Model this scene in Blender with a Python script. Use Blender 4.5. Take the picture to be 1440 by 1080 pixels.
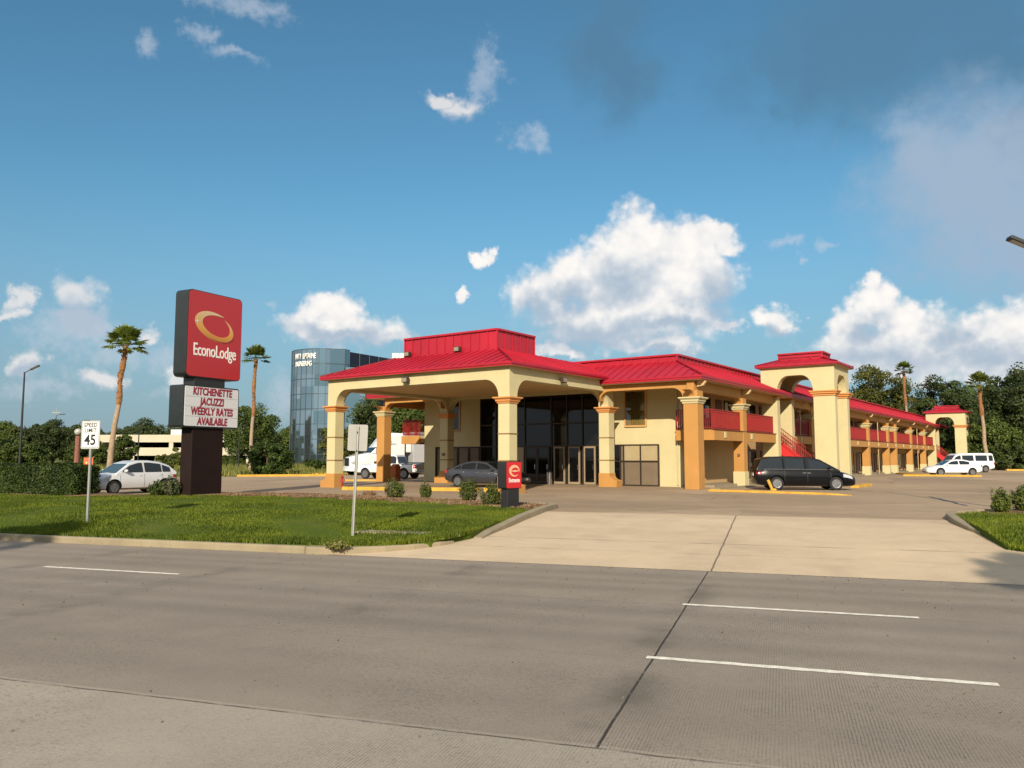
import bpy, bmesh, math, random
import numpy as np
from mathutils import Vector, Matrix

scene = bpy.context.scene
for o in list(bpy.data.objects):
    bpy.data.objects.remove(o)
COL = scene.collection
R = math.radians

# ------------------------------------------------------------------ camera
CAM_H = 1.65
PITCH = math.atan(103 / 1125)
cd = bpy.data.cameras.new('camera')
cam = bpy.data.objects.new('camera', cd)
COL.objects.link(cam)
cam.location = (0, 0, CAM_H)
cam.rotation_euler = (math.pi / 2 + PITCH, 0, 0)
cd.sensor_width = 36
cd.lens = 36 * 1125 / 1440
cd.clip_start = 0.1
cd.clip_end = 6000
scene.camera = cam

# ------------------------------------------------------------------ colour management
vs = scene.view_settings
vs.view_transform = 'Standard'
vs.look = 'None'
vs.exposure = 0.5
vs.gamma = 1.0
try:
    scene.cycles.max_bounces = 6
    scene.cycles.transparent_max_bounces = 6
    scene.cycles.caustics_reflective = False
    scene.cycles.caustics_refractive = False
    scene.cycles.use_denoising = True
except Exception:
    pass

# ------------------------------------------------------------------ sun and sky
SUN_EL = R(25)
SUN_AZ = R(8.5)                       # the light travels this far to the right of straight ahead
travel = Vector((math.sin(SUN_AZ) * math.cos(SUN_EL), math.cos(SUN_AZ) * math.cos(SUN_EL), -math.sin(SUN_EL)))
sd = bpy.data.lights.new('sun', 'SUN')
sd.energy = 4.4
sd.angle = R(0.53)
sd.color = (1.0, 0.87, 0.68)
sun = bpy.data.objects.new('sun', sd)
COL.objects.link(sun)
sun.rotation_euler = travel.to_track_quat('-Z', 'Y').to_euler()

world = bpy.data.worlds.new('World')
scene.world = world
world.use_nodes = True


class NT:
    """short hand for building node trees"""
    def __init__(self, tree):
        self.t = tree
        self.n = tree.nodes
        self.l = tree.links

    def new(self, typ, **kw):
        nd = self.n.new(typ)
        for k, v in kw.items():
            setattr(nd, k, v)
        return nd

    def put(self, sock, v):
        if v is None:
            return
        if hasattr(v, 'is_output'):
            self.l.new(v, sock)
        else:
            if isinstance(v, (tuple, list)) and len(v) == 3 and sock.type == 'RGBA':
                v = (*v, 1)
            sock.default_value = v

    def math(self, op, a, b=None, c=None, clamp=False):
        nd = self.new('ShaderNodeMath', operation=op, use_clamp=clamp)
        self.put(nd.inputs[0], a); self.put(nd.inputs[1], b); self.put(nd.inputs[2], c)
        return nd.outputs[0]

    def vec(self, op, a, b=None):
        nd = self.new('ShaderNodeVectorMath', operation=op)
        self.put(nd.inputs[0], a); self.put(nd.inputs[1], b)
        return nd.outputs['Value'] if op in ('LENGTH', 'DOT_PRODUCT', 'DISTANCE') else nd.outputs[0]

    def mix(self, f, a, b, blend='MIX'):
        nd = self.new('ShaderNodeMix', data_type='RGBA', blend_type=blend)
        self.put(nd.inputs['Factor'], f); self.put(nd.inputs[6], a); self.put(nd.inputs[7], b)
        return nd.outputs[2]

    def noise(self, vec, scale, detail=4, rough=0.55, dist=0.0, out='Fac'):
        nd = self.new('ShaderNodeTexNoise')
        if vec is not None:
            self.l.new(vec, nd.inputs['Vector'])
        nd.inputs['Scale'].default_value = scale
        nd.inputs['Detail'].default_value = detail
        nd.inputs['Roughness'].default_value = rough
        nd.inputs['Distortion'].default_value = dist
        return nd.outputs[out]

    def voronoi(self, vec, scale, feature='F1', out='Distance', rnd=1.0):
        nd = self.new('ShaderNodeTexVoronoi', feature=feature)
        if vec is not None:
            self.l.new(vec, nd.inputs['Vector'])
        nd.inputs['Scale'].default_value = scale
        nd.inputs['Randomness'].default_value = rnd
        return nd.outputs[out]

    def step(self, v, lo, hi, a=0.0, b=1.0, smooth=True):
        nd = self.new('ShaderNodeMapRange', interpolation_type='SMOOTHSTEP' if smooth else 'LINEAR')
        self.put(nd.inputs[0], v)
        for i, x in enumerate((lo, hi, a, b)):
            nd.inputs[i + 1].default_value = x
        return nd.outputs[0]

    def ramp(self, v, stops):
        nd = self.new('ShaderNodeValToRGB')
        self.put(nd.inputs[0], v)
        e = nd.color_ramp.elements
        while len(e) < len(stops):
            e.new(0.5)
        for el, (p, c) in zip(e, stops):
            el.position = p
            el.color = (*c, 1) if len(c) == 3 else c
        return nd.outputs[0]

    def sep(self, v):
        nd = self.new('ShaderNodeSeparateXYZ')
        self.l.new(v, nd.inputs[0])
        return nd.outputs

    def comb(self, x, y, z):
        nd = self.new('ShaderNodeCombineXYZ')
        self.put(nd.inputs[0], x); self.put(nd.inputs[1], y); self.put(nd.inputs[2], z)
        return nd.outputs[0]


def build_world():
    N = NT(world.node_tree)
    N.n.clear()
    out = N.new('ShaderNodeOutputWorld')
    bg = N.new('ShaderNodeBackground')
    N.l.new(bg.outputs[0], out.inputs[0])
    sky = N.new('ShaderNodeTexSky', sky_type='NISHITA', sun_disc=False)
    sky.sun_elevation = SUN_EL
    sky.sun_rotation = math.pi + SUN_AZ
    sky.altitude = 0
    sky.air_density = 1.0
    sky.dust_density = 0.6
    sky.ozone_density = 1.4
    D = N.new('ShaderNodeTexCoord').outputs['Generated']
    x, y, z = N.sep(D)
    az = N.math('DEGREES', N.math('ARCTAN2', x, y))
    el = N.math('DEGREES', N.math('ARCSINE', z))
    # compass position of a direction, roughened so that every cloud edge billows
    w1 = N.noise(D, 14, 5, 0.6, out='Color')
    w2 = N.noise(D, 60, 3, 0.6, out='Color')
    warp = N.vec('ADD', N.vec('MULTIPLY', N.vec('SUBTRACT', w1, (.5, .5, .5)), (5.0, 3.6, 0)),
                 N.vec('MULTIPLY', N.vec('SUBTRACT', w2, (.5, .5, .5)), (1.0, .9, 0)))
    pos = N.vec('MULTIPLY', N.vec('ADD', N.comb(az, el, 0.0), warp), (1, 1, 0))
    soft = N.vec('ADD', N.comb(az, el, 0.0), N.vec('MULTIPLY', N.vec('SUBTRACT', w1, (.5, .5, .5)), (9.0, 6.0, 0)))
    soft = N.vec('MULTIPLY', soft, (1, 1, 0))

    def field(blobs, p):
        f = None
        for (a, e, ra, re) in blobs:
            d = N.vec('MULTIPLY', N.vec('SUBTRACT', p, (a, e, 0)), (1 / ra, 1 / re, 0))
            v = N.math('SUBTRACT', 1.0, N.vec('LENGTH', d))
            f = v if f is None else N.math('SMOOTH_MAX', f, v, 0.25)
        return f
    CUM = [(28,6.6,6.5,2.0),(32.5,6.8,4,2.4),(24,6.8,3.0,1.6),(7.5,9.3,6.0,1.8),(8.0,12.6,5.0,2.6),(11.5,12.2,4.0,2.4),(-12.5,9.0,4.0,1.2),(9.5,14.9,2.8,2.7),(6.7,13.3,2.5,2.1),(12.0,14.5,2.6,1.7),(14.7,14.9,1.7,1.0),(3.4,12.4,3.0,2.1),(1.7,11.3,1.9,1.6),(9.2,11.4,5.0,2.2),(13.5,12.2,2.3,1.9),(5.7,10.0,4.8,1.3),(11.2,9.7,4.1,1.3),(-1.9,14.5,0.8,0.6),(-3.7,11.8,0.6,0.8),(18.4,9.2,1.3,1.1),(14.5,9.0,1.6,0.4),(3.6,7.4,1.9,0.6),(10.2,7.5,2.7,0.6),(-12.9,9.8,2.3,1.5),(-14.7,8.9,1.8,0.7),(-10.6,8.8,2.6,0.6),(-8.9,8.5,1.3,0.4),(25.1,9.7,1.8,1.8),(24.8,11.3,0.7,1.0),(23.3,8.1,2.1,1.4),(27.1,8.1,2.4,1.5),(31.0,7.5,2.3,1.5),(32.8,8.2,1.4,1.1),(25.4,6.3,4.8,1.3),(30.8,5.7,3.6,1.1),
           # clouds the photograph does not look at: they are mirrored in glass and paint
           (75,14,9,4),(120,18,12,4),(-70,12,10,4),(-110,20,12,5),(150,30,14,6),(-150,34,14,6),(178,14,12,4)]
    FAINT = [(-29.4,10.0,1.7,1.5),(-28.9,8.4,1.8,1.3),(-32.2,9.5,0.7,1.0),(-32.6,8.4,0.8,0.4),(-30.9,5.5,1.1,0.9),(-24.8,7.8,1.0,0.6),(-3.4,24.3,2.4,.9),(-5.3,24.9,1.6,0.5),(3.6,7.4,2.2,0.7),(10.2,7.5,3.0,0.7),(-27.2,5.2,1.6,.8),(-22.2,5.0,1.5,.8)]
    WISP = [(-19.5,29.0,4.1,0.9),(-21.8,26.8,1.3,0.8),(-25.1,25.7,1.1,0.7),(-19.9,25.8,1.9,0.5),(-1.9,26.4,1.4,2.4),(1.6,22.5,1.6,0.9),(21.3,14.5,0.5,0.5),(20.1,13.5,0.4,0.4),(-17.3,10.2,0.6,0.5),(-27.8,5.1,2.0,1.0),(-30.5,4.1,2.3,0.8),(-23.7,6.2,2.2,1.3),(-22.7,3.9,2.7,0.7),(-29.5,7.7,2.8,2.0),(-26.7,7.0,2.5,1.4),(-16.4,4.0,1.4,2.0),(19.5,14.9,0.9,0.5)]
    GREY = [(25.0,25.6,11,5.6),(29.5,27.5,11,5),(32.3,24.5,6.0,4.1),(20.8,24.2,4.0,2.9),(7.4,27.4,4.2,4.6),(33.5,19.5,2.1,2.4),(45,24,14,6)]
    PALE = [(30.7,17.1,7.0,6.0),(33,14,6,5),(28.0,19.2,3.6,2.9),(32.8,13.4,2.8,2.5),(42,16,9,5)]
    SHADE = [(6.0,8.2,7.5,1.0),(11,9.0,4.5,.7),(-11.5,8.1,5.0,.6),(6.1,8.8,6.0,1.2),(2.3,10.3,2.3,1.3),(14.2,10.7,1.8,2.2),(8.0,12.4,2.6,1.8),(4.4,11.4,2.2,1.2),(-3.4,23.6,2.9,0.5),(-12.2,8.6,4.0,0.6),(-29.1,8.4,2.2,1.5),(25.4,6.3,5.2,1.2),(24.2,8.0,1.5,1.2),(30.8,5.9,4.0,1.1),(29.1,7.3,1.2,1.2),(18.4,8.4,1.4,0.5),(-30.5,5.0,1.4,0.5),(10.4,7.1,2.9,0.4)]
    billow = N.voronoi(D, 42, 'SMOOTH_F1')
    billow2 = N.voronoi(D, 100, 'SMOOTH_F1')
    fine = N.noise(D, 85, 5, 0.65)
    puff = N.math('ADD', N.math('MULTIPLY', N.math('SUBTRACT', .45, billow), .55),
                  N.math('ADD', N.math('MULTIPLY', N.math('SUBTRACT', .45, billow2), .30), N.math('MULTIPLY', N.math('SUBTRACT', fine, .5), .30)))
    dens = N.math('ADD', N.math('ADD', field(CUM, pos), 0.12), puff)
    sh0 = N.step(N.math('ADD', field(SHADE, pos), N.math('MULTIPLY', puff, -.5)), -.6, .5)
    a_cum = N.math('ADD', N.math('MULTIPLY', N.step(dens, -.12, .46), N.math('SUBTRACT', 1.0, sh0)), N.math('MULTIPLY', N.step(dens, -.25, .62), sh0))
    shade = N.step(N.math('ADD', field(SHADE, pos), N.math('MULTIPLY', puff, -1.1)), -0.75, 0.95)
    lump = N.step(puff, -.30, .22)
    thick = N.step(dens, 0.05, 0.75)
    lit = N.math('MULTIPLY', N.math('MULTIPLY_ADD', lump, .35, .65), N.math('MULTIPLY_ADD', thick, .25, .75))
    white = N.mix(lit, (.42, .45, .50), (.735, .70, .665))
    c_cum = N.mix(N.math('MULTIPLY', shade, .82), white, (.235, .315, .41))
    d_f = N.math('ADD', field(FAINT, pos), puff)
    a_faint = N.math('MULTIPLY', N.step(d_f, -.1, .7), .82)
    a_wisp = N.math('MULTIPLY', N.step(N.math('ADD', field(WISP, pos), N.math('MULTIPLY', N.math('SUBTRACT', fine, .5), 1.6)), -.15, 1.0), .48)
    a_grey = N.math('MULTIPLY', N.step(N.math('ADD', field(GREY, soft), N.math('MULTIPLY', puff, .5)), -.25, .85), .80)
    a_pale = N.math('MULTIPLY', N.step(N.math('ADD', field(PALE, soft), N.math('MULTIPLY', puff, .4)), -.25, .75), .9)
    # the clear sky: the physical sky, a little greener and paler towards the horizon as humid Gulf air makes it
    base = N.mix(1.0, sky.outputs[0], (.046, .079, .083), 'MULTIPLY')
    hz = N.step(el, -1.0, 20.0, .86, 0.0)
    base = N.mix(hz, base, (.178, .228, .300))
    # bright haze added out of view, behind and overhead, as extra fill light
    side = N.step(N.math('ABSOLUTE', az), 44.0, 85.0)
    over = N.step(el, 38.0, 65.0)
    fill_haze = N.math('MULTIPLY', N.math('MAXIMUM', side, over), N.step(N.noise(D, 3.0, 4, .6), .3, .7, .45, .85))
    base = N.mix(fill_haze, base, (.56, .57, .58))
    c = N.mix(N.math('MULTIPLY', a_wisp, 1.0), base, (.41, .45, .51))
    c = N.mix(a_faint, c, N.mix(N.step(N.math('ADD', field(SHADE, pos), N.math('MULTIPLY', puff, -.6)), -.5, .5), (.60, .58, .57), (.33, .385, .46)))
    c = N.mix(a_grey, c, (.067, .155, .245))
    c = N.mix(a_pale, c, (.26, .335, .43))
    c = N.mix(N.math('MULTIPLY', a_cum, .96), c, c_cum)
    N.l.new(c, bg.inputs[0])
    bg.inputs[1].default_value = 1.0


build_world()
try:
    world.cycles.sampling_method = 'MANUAL'
    world.cycles.sample_map_resolution = 1024
except Exception:
    pass

# ------------------------------------------------------------------ materials
MATS = {}


def mat(name, color, rough=0.6, metal=0.0, var=0.12, vscale=3.0, bump=0.0, bscale=60.0, spec=0.5, coat=0.0, dirt=0.0, coord='Object'):
    """a plain painted / cast surface with uneven tone, optional grain and grime"""
    if name in MATS:
        return MATS[name]
    m = bpy.data.materials.new(name)
    m.use_nodes = True
    N = NT(m.node_tree)
    b = N.n['Principled BSDF']
    tc = N.new('ShaderNodeTexCoord').outputs[coord]
    n1 = N.noise(tc, vscale, 5, 0.6)
    f = N.step(n1, 0.25, 0.75, 1 - var, 1 + var, False)
    c = N.mix(1.0, (*color, 1), N.comb(f, f, f), 'MULTIPLY')
    if dirt:
        st = N.noise(N.vec('MULTIPLY', tc, (6, 6, .5)), 1.0, 4, .6)
        c = N.mix(N.math('MULTIPLY', N.step(st, .52, .8), dirt), c, (color[0] * .55, color[1] * .5, color[2] * .45))
    N.l.new(c, b.inputs['Base Color'])
    b.inputs['Roughness'].default_value = rough
    b.inputs['Metallic'].default_value = metal
    b.inputs['Specular IOR Level'].default_value = spec
    b.inputs['Coat Weight'].default_value = coat
    b.inputs['Coat Roughness'].default_value = 0.05
    if bump:
        bp = N.new('ShaderNodeBump')
        bp.inputs['Strength'].default_value = bump
        bp.inputs['Distance'].default_value = 0.02
        N.l.new(N.noise(tc, bscale, 3, .6), bp.inputs['Height'])
        N.l.new(bp.outputs[0], b.inputs['Normal'])
    MATS[name] = m
    return m


def leaf_mat(name, dark, light, hue=(.10, .09, .02), trans=0.25, clump=0.35, rnd=.55):
    m = bpy.data.materials.new(name)
    m.use_nodes = True
    N = NT(m.node_tree)
    N.n.clear()
    out = N.new('ShaderNodeOutputMaterial')
    geo = N.new('ShaderNodeNewGeometry')
    oi = N.new('ShaderNodeObjectInfo')
    tc = N.new('ShaderNodeTexCoord').outputs['Object']
    n = N.noise(tc, clump, 3, .6)
    f = N.math('ADD', N.math('MULTIPLY', geo.outputs['Random Per Island'], rnd), N.math('MULTIPLY', N.step(n, .34, .66), 1 - rnd))
    c = N.mix(f, dark, light)
    c = N.mix(N.step(geo.outputs['Random Per Island'], .9, 1.0, 0, .6), c, hue)
    k = N.step(oi.outputs['Random'], 0, 1, .82, 1.18, False)
    c = N.mix(1.0, c, N.comb(k, k, k), 'MULTIPLY')
    d = N.new('ShaderNodeBsdfPrincipled')
    d.inputs['Roughness'].default_value = .55
    d.inputs['Specular IOR Level'].default_value = .25
    N.l.new(c, d.inputs['Base Color'])
    t = N.new('ShaderNodeBsdfTranslucent')
    N.l.new(N.mix(1.0, c, (1.0, 1.1, .45, 1), 'MULTIPLY'), t.inputs[0])
    mx = N.new('ShaderNodeMixShader')
    mx.inputs[0].default_value = trans
    N.l.new(d.outputs[0], mx.inputs[1]); N.l.new(t.outputs[0], mx.inputs[2])
    N.l.new(mx.outputs[0], out.inputs[0])
    MATS[name] = m
    return m


CREAM = mat('cream_stucco', (.51, .45, .255), .85, var=.07, vscale=.8, bump=.3, bscale=70, dirt=.12)
ORANGE = mat('orange_stucco', (.43, .215, .058), .85, var=.09, vscale=.8, bump=.3, bscale=70, dirt=.25)
TERRA = mat('terracotta_trim', (.56, .24, .07), .8, var=.08, bump=.15)
BEIGE = mat('corridor_stucco', (.46, .32, .16), .85, var=.06, vscale=1.0, bump=.2, bscale=90, dirt=.1)
SOFFIT = mat('soffit_paint', (.58, .40, .20), .85, var=.05)
REDROOF = mat('red_standing_seam_metal', (.36, .010, .026), .42, var=.2, vscale=.45, spec=.5, dirt=.3)
REDRAIL = mat('red_railing_paint', (.26, .012, .012), .5, var=.1)
ROOFDECK = mat('flat_roof_membrane', (.35, .33, .30), .9, var=.15)
GLASSD = mat('dark_storefront_glass', (.005, .005, .005), .03, var=.0, spec=.36)
GLASSW = mat('room_window_glass', (.02, .018, .016), .06, var=.2, vscale=.5, spec=.5)
CURTAIN = mat('drawn_curtain', (.46, .34, .13), .5, var=.2, vscale=6)
MULL = mat('dark_bronze_frame', (.035, .026, .02), .45, metal=.3, var=.1)
TANFR = mat('tan_window_frame', (.50, .29, .11), .6, var=.08)
BROWNP = mat('brown_panel', (.155, .115, .075), .6, var=.12, vscale=1.5)
BEIGEP = mat('beige_panel', (.36, .29, .17), .35, var=.1)
MAROON = mat('maroon_door_paint', (.09, .012, .012), .5, var=.1)
YELLOW = mat('yellow_kerb_paint', (.52, .29, .035), .8, var=.3, vscale=2.0, bump=.3, bscale=20, dirt=.35)
CONC = mat('cast_concrete', (.26, .215, .14), .9, var=.18, vscale=1.6, bump=.4, bscale=25, dirt=.25)
STEEL = mat('galvanised_steel', (.42, .43, .43), .45, metal=.6, var=.1)
ALU = mat('bare_aluminium_sign', (.30, .295, .275), .6, metal=.1, var=.08)
BLACKM = mat('black_metal', (.012, .013, .015), .45, var=.2)
CHROME = mat('stainless_steel', (.6, .6, .6), .25, metal=1.0, var=.05)
WHITEP = mat('white_sign_sheet', (.74, .75, .74), .5, var=.03)
BARK = mat('brown_bark', (.10, .07, .045), .95, var=.35, vscale=6, bump=.8, bscale=18)
PALMT = mat('grey_palm_trunk', (.30, .225, .15), .95, var=.25, vscale=4, bump=.8, bscale=12)
PALMB = mat('shaggy_palm_skirt', (.24, .115, .045), .95, var=.35, vscale=7, bump=.8, bscale=14)
TYRE = mat('tyre_rubber', (.012, .012, .012), .85, var=.2)
RIM = mat('alloy_rim', (.17, .175, .185), .4, metal=.6, var=.05)
CARGLASS = mat('tinted_car_glass', (.012, .016, .02), .04, var=.1, spec=.6)
CARGLASSB = mat('bluish_windscreen', (.05, .08, .10), .05, var=.2, spec=.7)
LAMPW = mat('headlamp_lens', (.42, .43, .45), .12, var=.1)
LAMPR = mat('tail_lamp_lens', (.42, .01, .015), .15, var=.1)
BLACKP = mat('black_plastic_trim', (.015, .015, .016), .5, var=.1)


# ------------------------------------------------------------------ mesh helpers
class MB:
    """collects shapes; build() links them as ONE mesh object"""
    def __init__(self):
        self.v = []; self.f = []; self.m = []

    def add(self, vs_, fs_, mi=0):
        b = len(self.v)
        self.v += [tuple(p) for p in vs_]
        self.f += [tuple(b + i for i in f) for f in fs_]
        self.m += [mi] * len(fs_)
        return self

    def box(self, x0, x1, y0, y1, z0, z1, mi=0):
        return self.add([(x0, y0, z0), (x1, y0, z0), (x1, y1, z0), (x0, y1, z0), (x0, y0, z1), (x1, y0, z1), (x1, y1, z1), (x0, y1, z1)],
                        [(0, 3, 2, 1), (4, 5, 6, 7), (0, 1, 5, 4), (1, 2, 6, 5), (2, 3, 7, 6), (3, 0, 4, 7)], mi)

    def frustum(self, cx, cy, z0, z1, w0, d0, w1, d1, mi=0):
        a, b, c, d = w0 / 2, d0 / 2, w1 / 2, d1 / 2
        return self.add([(cx - a, cy - b, z0), (cx + a, cy - b, z0), (cx + a, cy + b, z0), (cx - a, cy + b, z0),
                         (cx - c, cy - d, z1), (cx + c, cy - d, z1), (cx + c, cy + d, z1), (cx - c, cy + d, z1)],
                        [(0, 3, 2, 1), (4, 5, 6, 7), (0, 1, 5, 4), (1, 2, 6, 5), (2, 3, 7, 6), (3, 0, 4, 7)], mi)

    def prism(self, poly, axis, a, b, mi=0):
        """poly: 2D outline; axis 'x': (y,z), 'y': (x,z), 'z': (x,y)"""
        def P(p, t):
            return {'x': (t, p[0], p[1]), 'y': (p[0], t, p[1]), 'z': (p[0], p[1], t)}[axis]
        n = len(poly)
        return self.add([P(p, a) for p in poly] + [P(p, b) for p in poly],
                        [tuple(range(n))[::-1], tuple(range(n, 2 * n))] + [(i, (i + 1) % n, n + (i + 1) % n, n + i) for i in range(n)], mi)

    def tube(self, pts, rad, n=8, mi=0, cap=True):
        pts = [Vector(p) for p in pts]
        if not isinstance(rad, (list, tuple)):
            rad = [rad] * len(pts)
        rings = []
        for i, p in enumerate(pts):
            d = (pts[min(i + 1, len(pts) - 1)] - pts[max(i - 1, 0)]).normalized()
            up = Vector((0, 0, 1)) if abs(d.z) < .95 else Vector((1, 0, 0))
            s = d.cross(up).normalized(); u = s.cross(d)
            rings.append([p + (s * math.cos(2 * math.pi * k / n + math.pi / n) + u * math.sin(2 * math.pi * k / n + math.pi / n)) * rad[i] for k in range(n)])
        vs_ = [q for r in rings for q in r]
        fs_ = [(i * n + k, i * n + (k + 1) % n, (i + 1) * n + (k + 1) % n, (i + 1) * n + k) for i in range(len(pts) - 1) for k in range(n)]
        if cap:
            fs_ += [tuple(range(n))[::-1], tuple(range((len(pts) - 1) * n, len(pts) * n))]
        return self.add(vs_, fs_, mi)

    def bar(self, p0, p1, w, h, mi=0):
        """rectangular bar from p0 to p1, w wide, h tall"""
        p0, p1 = Vector(p0), Vector(p1)
        d = (p1 - p0).normalized()
        up = Vector((0, 0, 1)) if abs(d.z) < .99 else Vector((1, 0, 0))
        s = d.cross(up).normalized() * (w / 2); u = s.cross(d).normalized() * (h / 2)
        q = [p + a * s + b * u for p in (p0, p1) for a, b in ((-1, -1), (1, -1), (1, 1), (-1, 1))]
        return self.add(q, [(0, 1, 2, 3), (7, 6, 5, 4), (0, 4, 5, 1), (1, 5, 6, 2), (2, 6, 7, 3), (3, 7, 4, 0)], mi)

    def lathe(self, prof, n=20, c=(0, 0, 0), axis='z', mi=0):
        vs_ = []
        for (r, h) in prof:
            for k in range(n):
                a = 2 * math.pi * k / n
                x, y = r * math.cos(a), r * math.sin(a)
                p = {'z': (x, y, h), 'y': (x, h, y), 'x': (h, x, y)}[axis]
                vs_.append((p[0] + c[0], p[1] + c[1], p[2] + c[2]))
        L = len(prof)
        fs_ = [(i * n + k, i * n + (k + 1) % n, (i + 1) * n + (k + 1) % n, (i + 1) * n + k) for i in range(L - 1) for k in range(n)]
        fs_ += [tuple(range(n))[::-1], tuple(range((L - 1) * n, L * n))]
        return self.add(vs_, fs_, mi)

    def ball(self, c, rx, ry, rz, n=14, m=8, mi=0):
        vs_ = [(c[0], c[1], c[2] - rz)]
        for j in range(1, m):
            t = -math.pi / 2 + math.pi * j / m
            for k in range(n):
                a = 2 * math.pi * k / n
                vs_.append((c[0] + rx * math.cos(t) * math.cos(a), c[1] + ry * math.cos(t) * math.sin(a), c[2] + rz * math.sin(t)))
        vs_.append((c[0], c[1], c[2] + rz))
        fs_ = [(0, 1 + (k + 1) % n, 1 + k) for k in range(n)]
        fs_ += [(1 + j * n + k, 1 + j * n + (k + 1) % n, 1 + (j + 1) * n + (k + 1) % n, 1 + (j + 1) * n + k) for j in range(m - 2) for k in range(n)]
        t = len(vs_) - 1
        fs_ += [(t, 1 + (m - 2) * n + k, 1 + (m - 2) * n + (k + 1) % n) for k in range(n)]
        return self.add(vs_, fs_, mi)

    def loft(self, rings, cap=True, mi=0):
        n = len(rings[0])
        vs_ = [p for r in rings for p in r]
        fs_ = [(i * n + k, i * n + (k + 1) % n, (i + 1) * n + (k + 1) % n, (i + 1) * n + k) for i in range(len(rings) - 1) for k in range(n)]
        if cap:
            fs_ += [tuple(range(n))[::-1], tuple(range((len(rings) - 1) * n, len(rings) * n))]
        return self.add(vs_, fs_, mi)

    def mesh(self, name, mats, off=(0, 0, 0), smooth=None):
        me = bpy.data.meshes.new(name)
        me.from_pydata([(x - off[0], y - off[1], z - off[2]) for x, y, z in self.v], [], self.f)
        for m_ in (mats if isinstance(mats, (list, tuple)) else [mats]):
            me.materials.append(m_)
        me.polygons.foreach_set('material_index', self.m)
        bm = bmesh.new(); bm.from_mesh(me)
        bmesh.ops.recalc_face_normals(bm, faces=bm.faces)
        bm.to_mesh(me); bm.free()
        if smooth is not None:
            me.polygons.foreach_set('use_smooth', [True] * len(me.polygons))
            me.set_sharp_from_angle(angle=R(smooth))
        return me

    def build(self, name, mats, parent=None, off=(0, 0, 0), loc=None, smooth=None, bevel=0.0, seg=2):
        o = bpy.data.objects.new(name, self.mesh(name, mats, off, smooth))
        COL.objects.link(o)
        if parent:
            o.parent = parent
        if loc is not None:
            o.location = loc
        if bevel:
            bv = o.modifiers.new('bevel', 'BEVEL')
            bv.width = bevel; bv.segments = seg; bv.limit_method = 'ANGLE'; bv.angle_limit = R(35)
        return o


def np_obj(name, verts, faces, mats, parent=None, loc=None, midx=None):
    """fast mesh from numpy arrays (all faces the same size)"""
    me = bpy.data.meshes.new(name)
    nv, nf, k = len(verts), len(faces), faces.shape[1]
    me.vertices.add(nv); me.vertices.foreach_set('co', np.ascontiguousarray(verts, dtype=np.float32).ravel())
    me.loops.add(nf * k); me.loops.foreach_set('vertex_index', np.ascontiguousarray(faces, dtype=np.int32).ravel())
    me.polygons.add(nf)
    me.polygons.foreach_set('loop_start', np.arange(0, nf * k, k, dtype=np.int32))
    for m_ in (mats if isinstance(mats, (list, tuple)) else [mats]):
        me.materials.append(m_)
    if midx is not None:
        me.polygons.foreach_set('material_index', np.ascontiguousarray(midx, dtype=np.int32))
    me.update(calc_edges=True)
    me.validate()
    o = bpy.data.objects.new(name, me)
    COL.objects.link(o)
    if parent:
        o.parent = parent
    if loc is not None:
        o.location = loc
    return o


def empty(name, loc=(0, 0, 0), rz=0.0):
    o = bpy.data.objects.new(name, None)
    o.empty_display_size = .3
    COL.objects.link(o)
    o.location = loc
    o.rotation_euler = (0, 0, rz)
    return o


def tag(o, label=None, cat=None, group=None, kind=None):
    if label: o['label'] = label
    if cat: o['category'] = cat
    if group: o['group'] = group
    if kind: o['kind'] = kind
    return o


def thing(name, label, cat, loc=(0, 0, 0), rz=0.0, group=None):
    return tag(empty(name, loc, rz), label, cat, group)


KIDS = {}


def children(o):
    return [c for c in bpy.data.objects if c.parent == o]


def copy_tree(o, parent=None):
    c = o.copy(); COL.objects.link(c)
    if parent: c.parent = parent
    for ch in children(o):
        copy_tree(ch, c)
    return c


def text_part(name, body, size, m, parent, mtx, xs=1.0, depth=.012, bold=0.0, align='CENTER', spacing=1.0, shear=0.0):
    """lettering as a mesh; mtx places the text's own XY plane"""
    cu = bpy.data.curves.new(name, 'FONT')
    cu.body = body; cu.size = size; cu.extrude = depth; cu.offset = bold
    cu.align_x = align; cu.align_y = 'CENTER'; cu.space_character = spacing; cu.shear = shear
    cu.resolution_u = 4
    t = bpy.data.objects.new(name, cu)
    COL.objects.link(t)
    bpy.context.view_layer.update()
    me = bpy.data.meshes.new_from_object(t.evaluated_get(bpy.context.evaluated_depsgraph_get()))
    bpy.data.objects.remove(t); bpy.data.curves.remove(cu)
    me.materials.clear(); me.materials.append(m)
    me.transform(mtx @ Matrix.Scale(xs, 4, (1, 0, 0)))
    me.name = name
    o = bpy.data.objects.new(name, me)
    COL.objects.link(o); o.parent = parent
    return o


def face_mtx(origin, right, up=(0, 0, 1)):
    r = Vector(right).normalized(); u = Vector(up).normalized(); n = r.cross(u)
    m = Matrix.Identity(4)
    for i in range(3):
        m[i][0], m[i][1], m[i][2], m[i][3] = r[i], u[i], n[i], origin[i]
    return m


# ------------------------------------------------------------------ frames: street (s along, n across) and motel (u, v)
ST = R(18.5)
def street(s, n, z=0.0):
    return (s * math.cos(ST) + n * math.sin(ST), -s * math.sin(ST) + n * math.cos(ST), z)

TH = R(35.6)
def plot(u, v, z=0.0):
    return (u * math.cos(TH) + v * math.sin(TH), -u * math.sin(TH) + v * math.cos(TH), z)
def to_street(x, y):
    return (x * math.cos(ST) - y * math.sin(ST), x * math.sin(ST) + y * math.cos(ST))

# ------------------------------------------------------------------ ground, street, lot
rng = np.random.default_rng(7)


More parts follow.
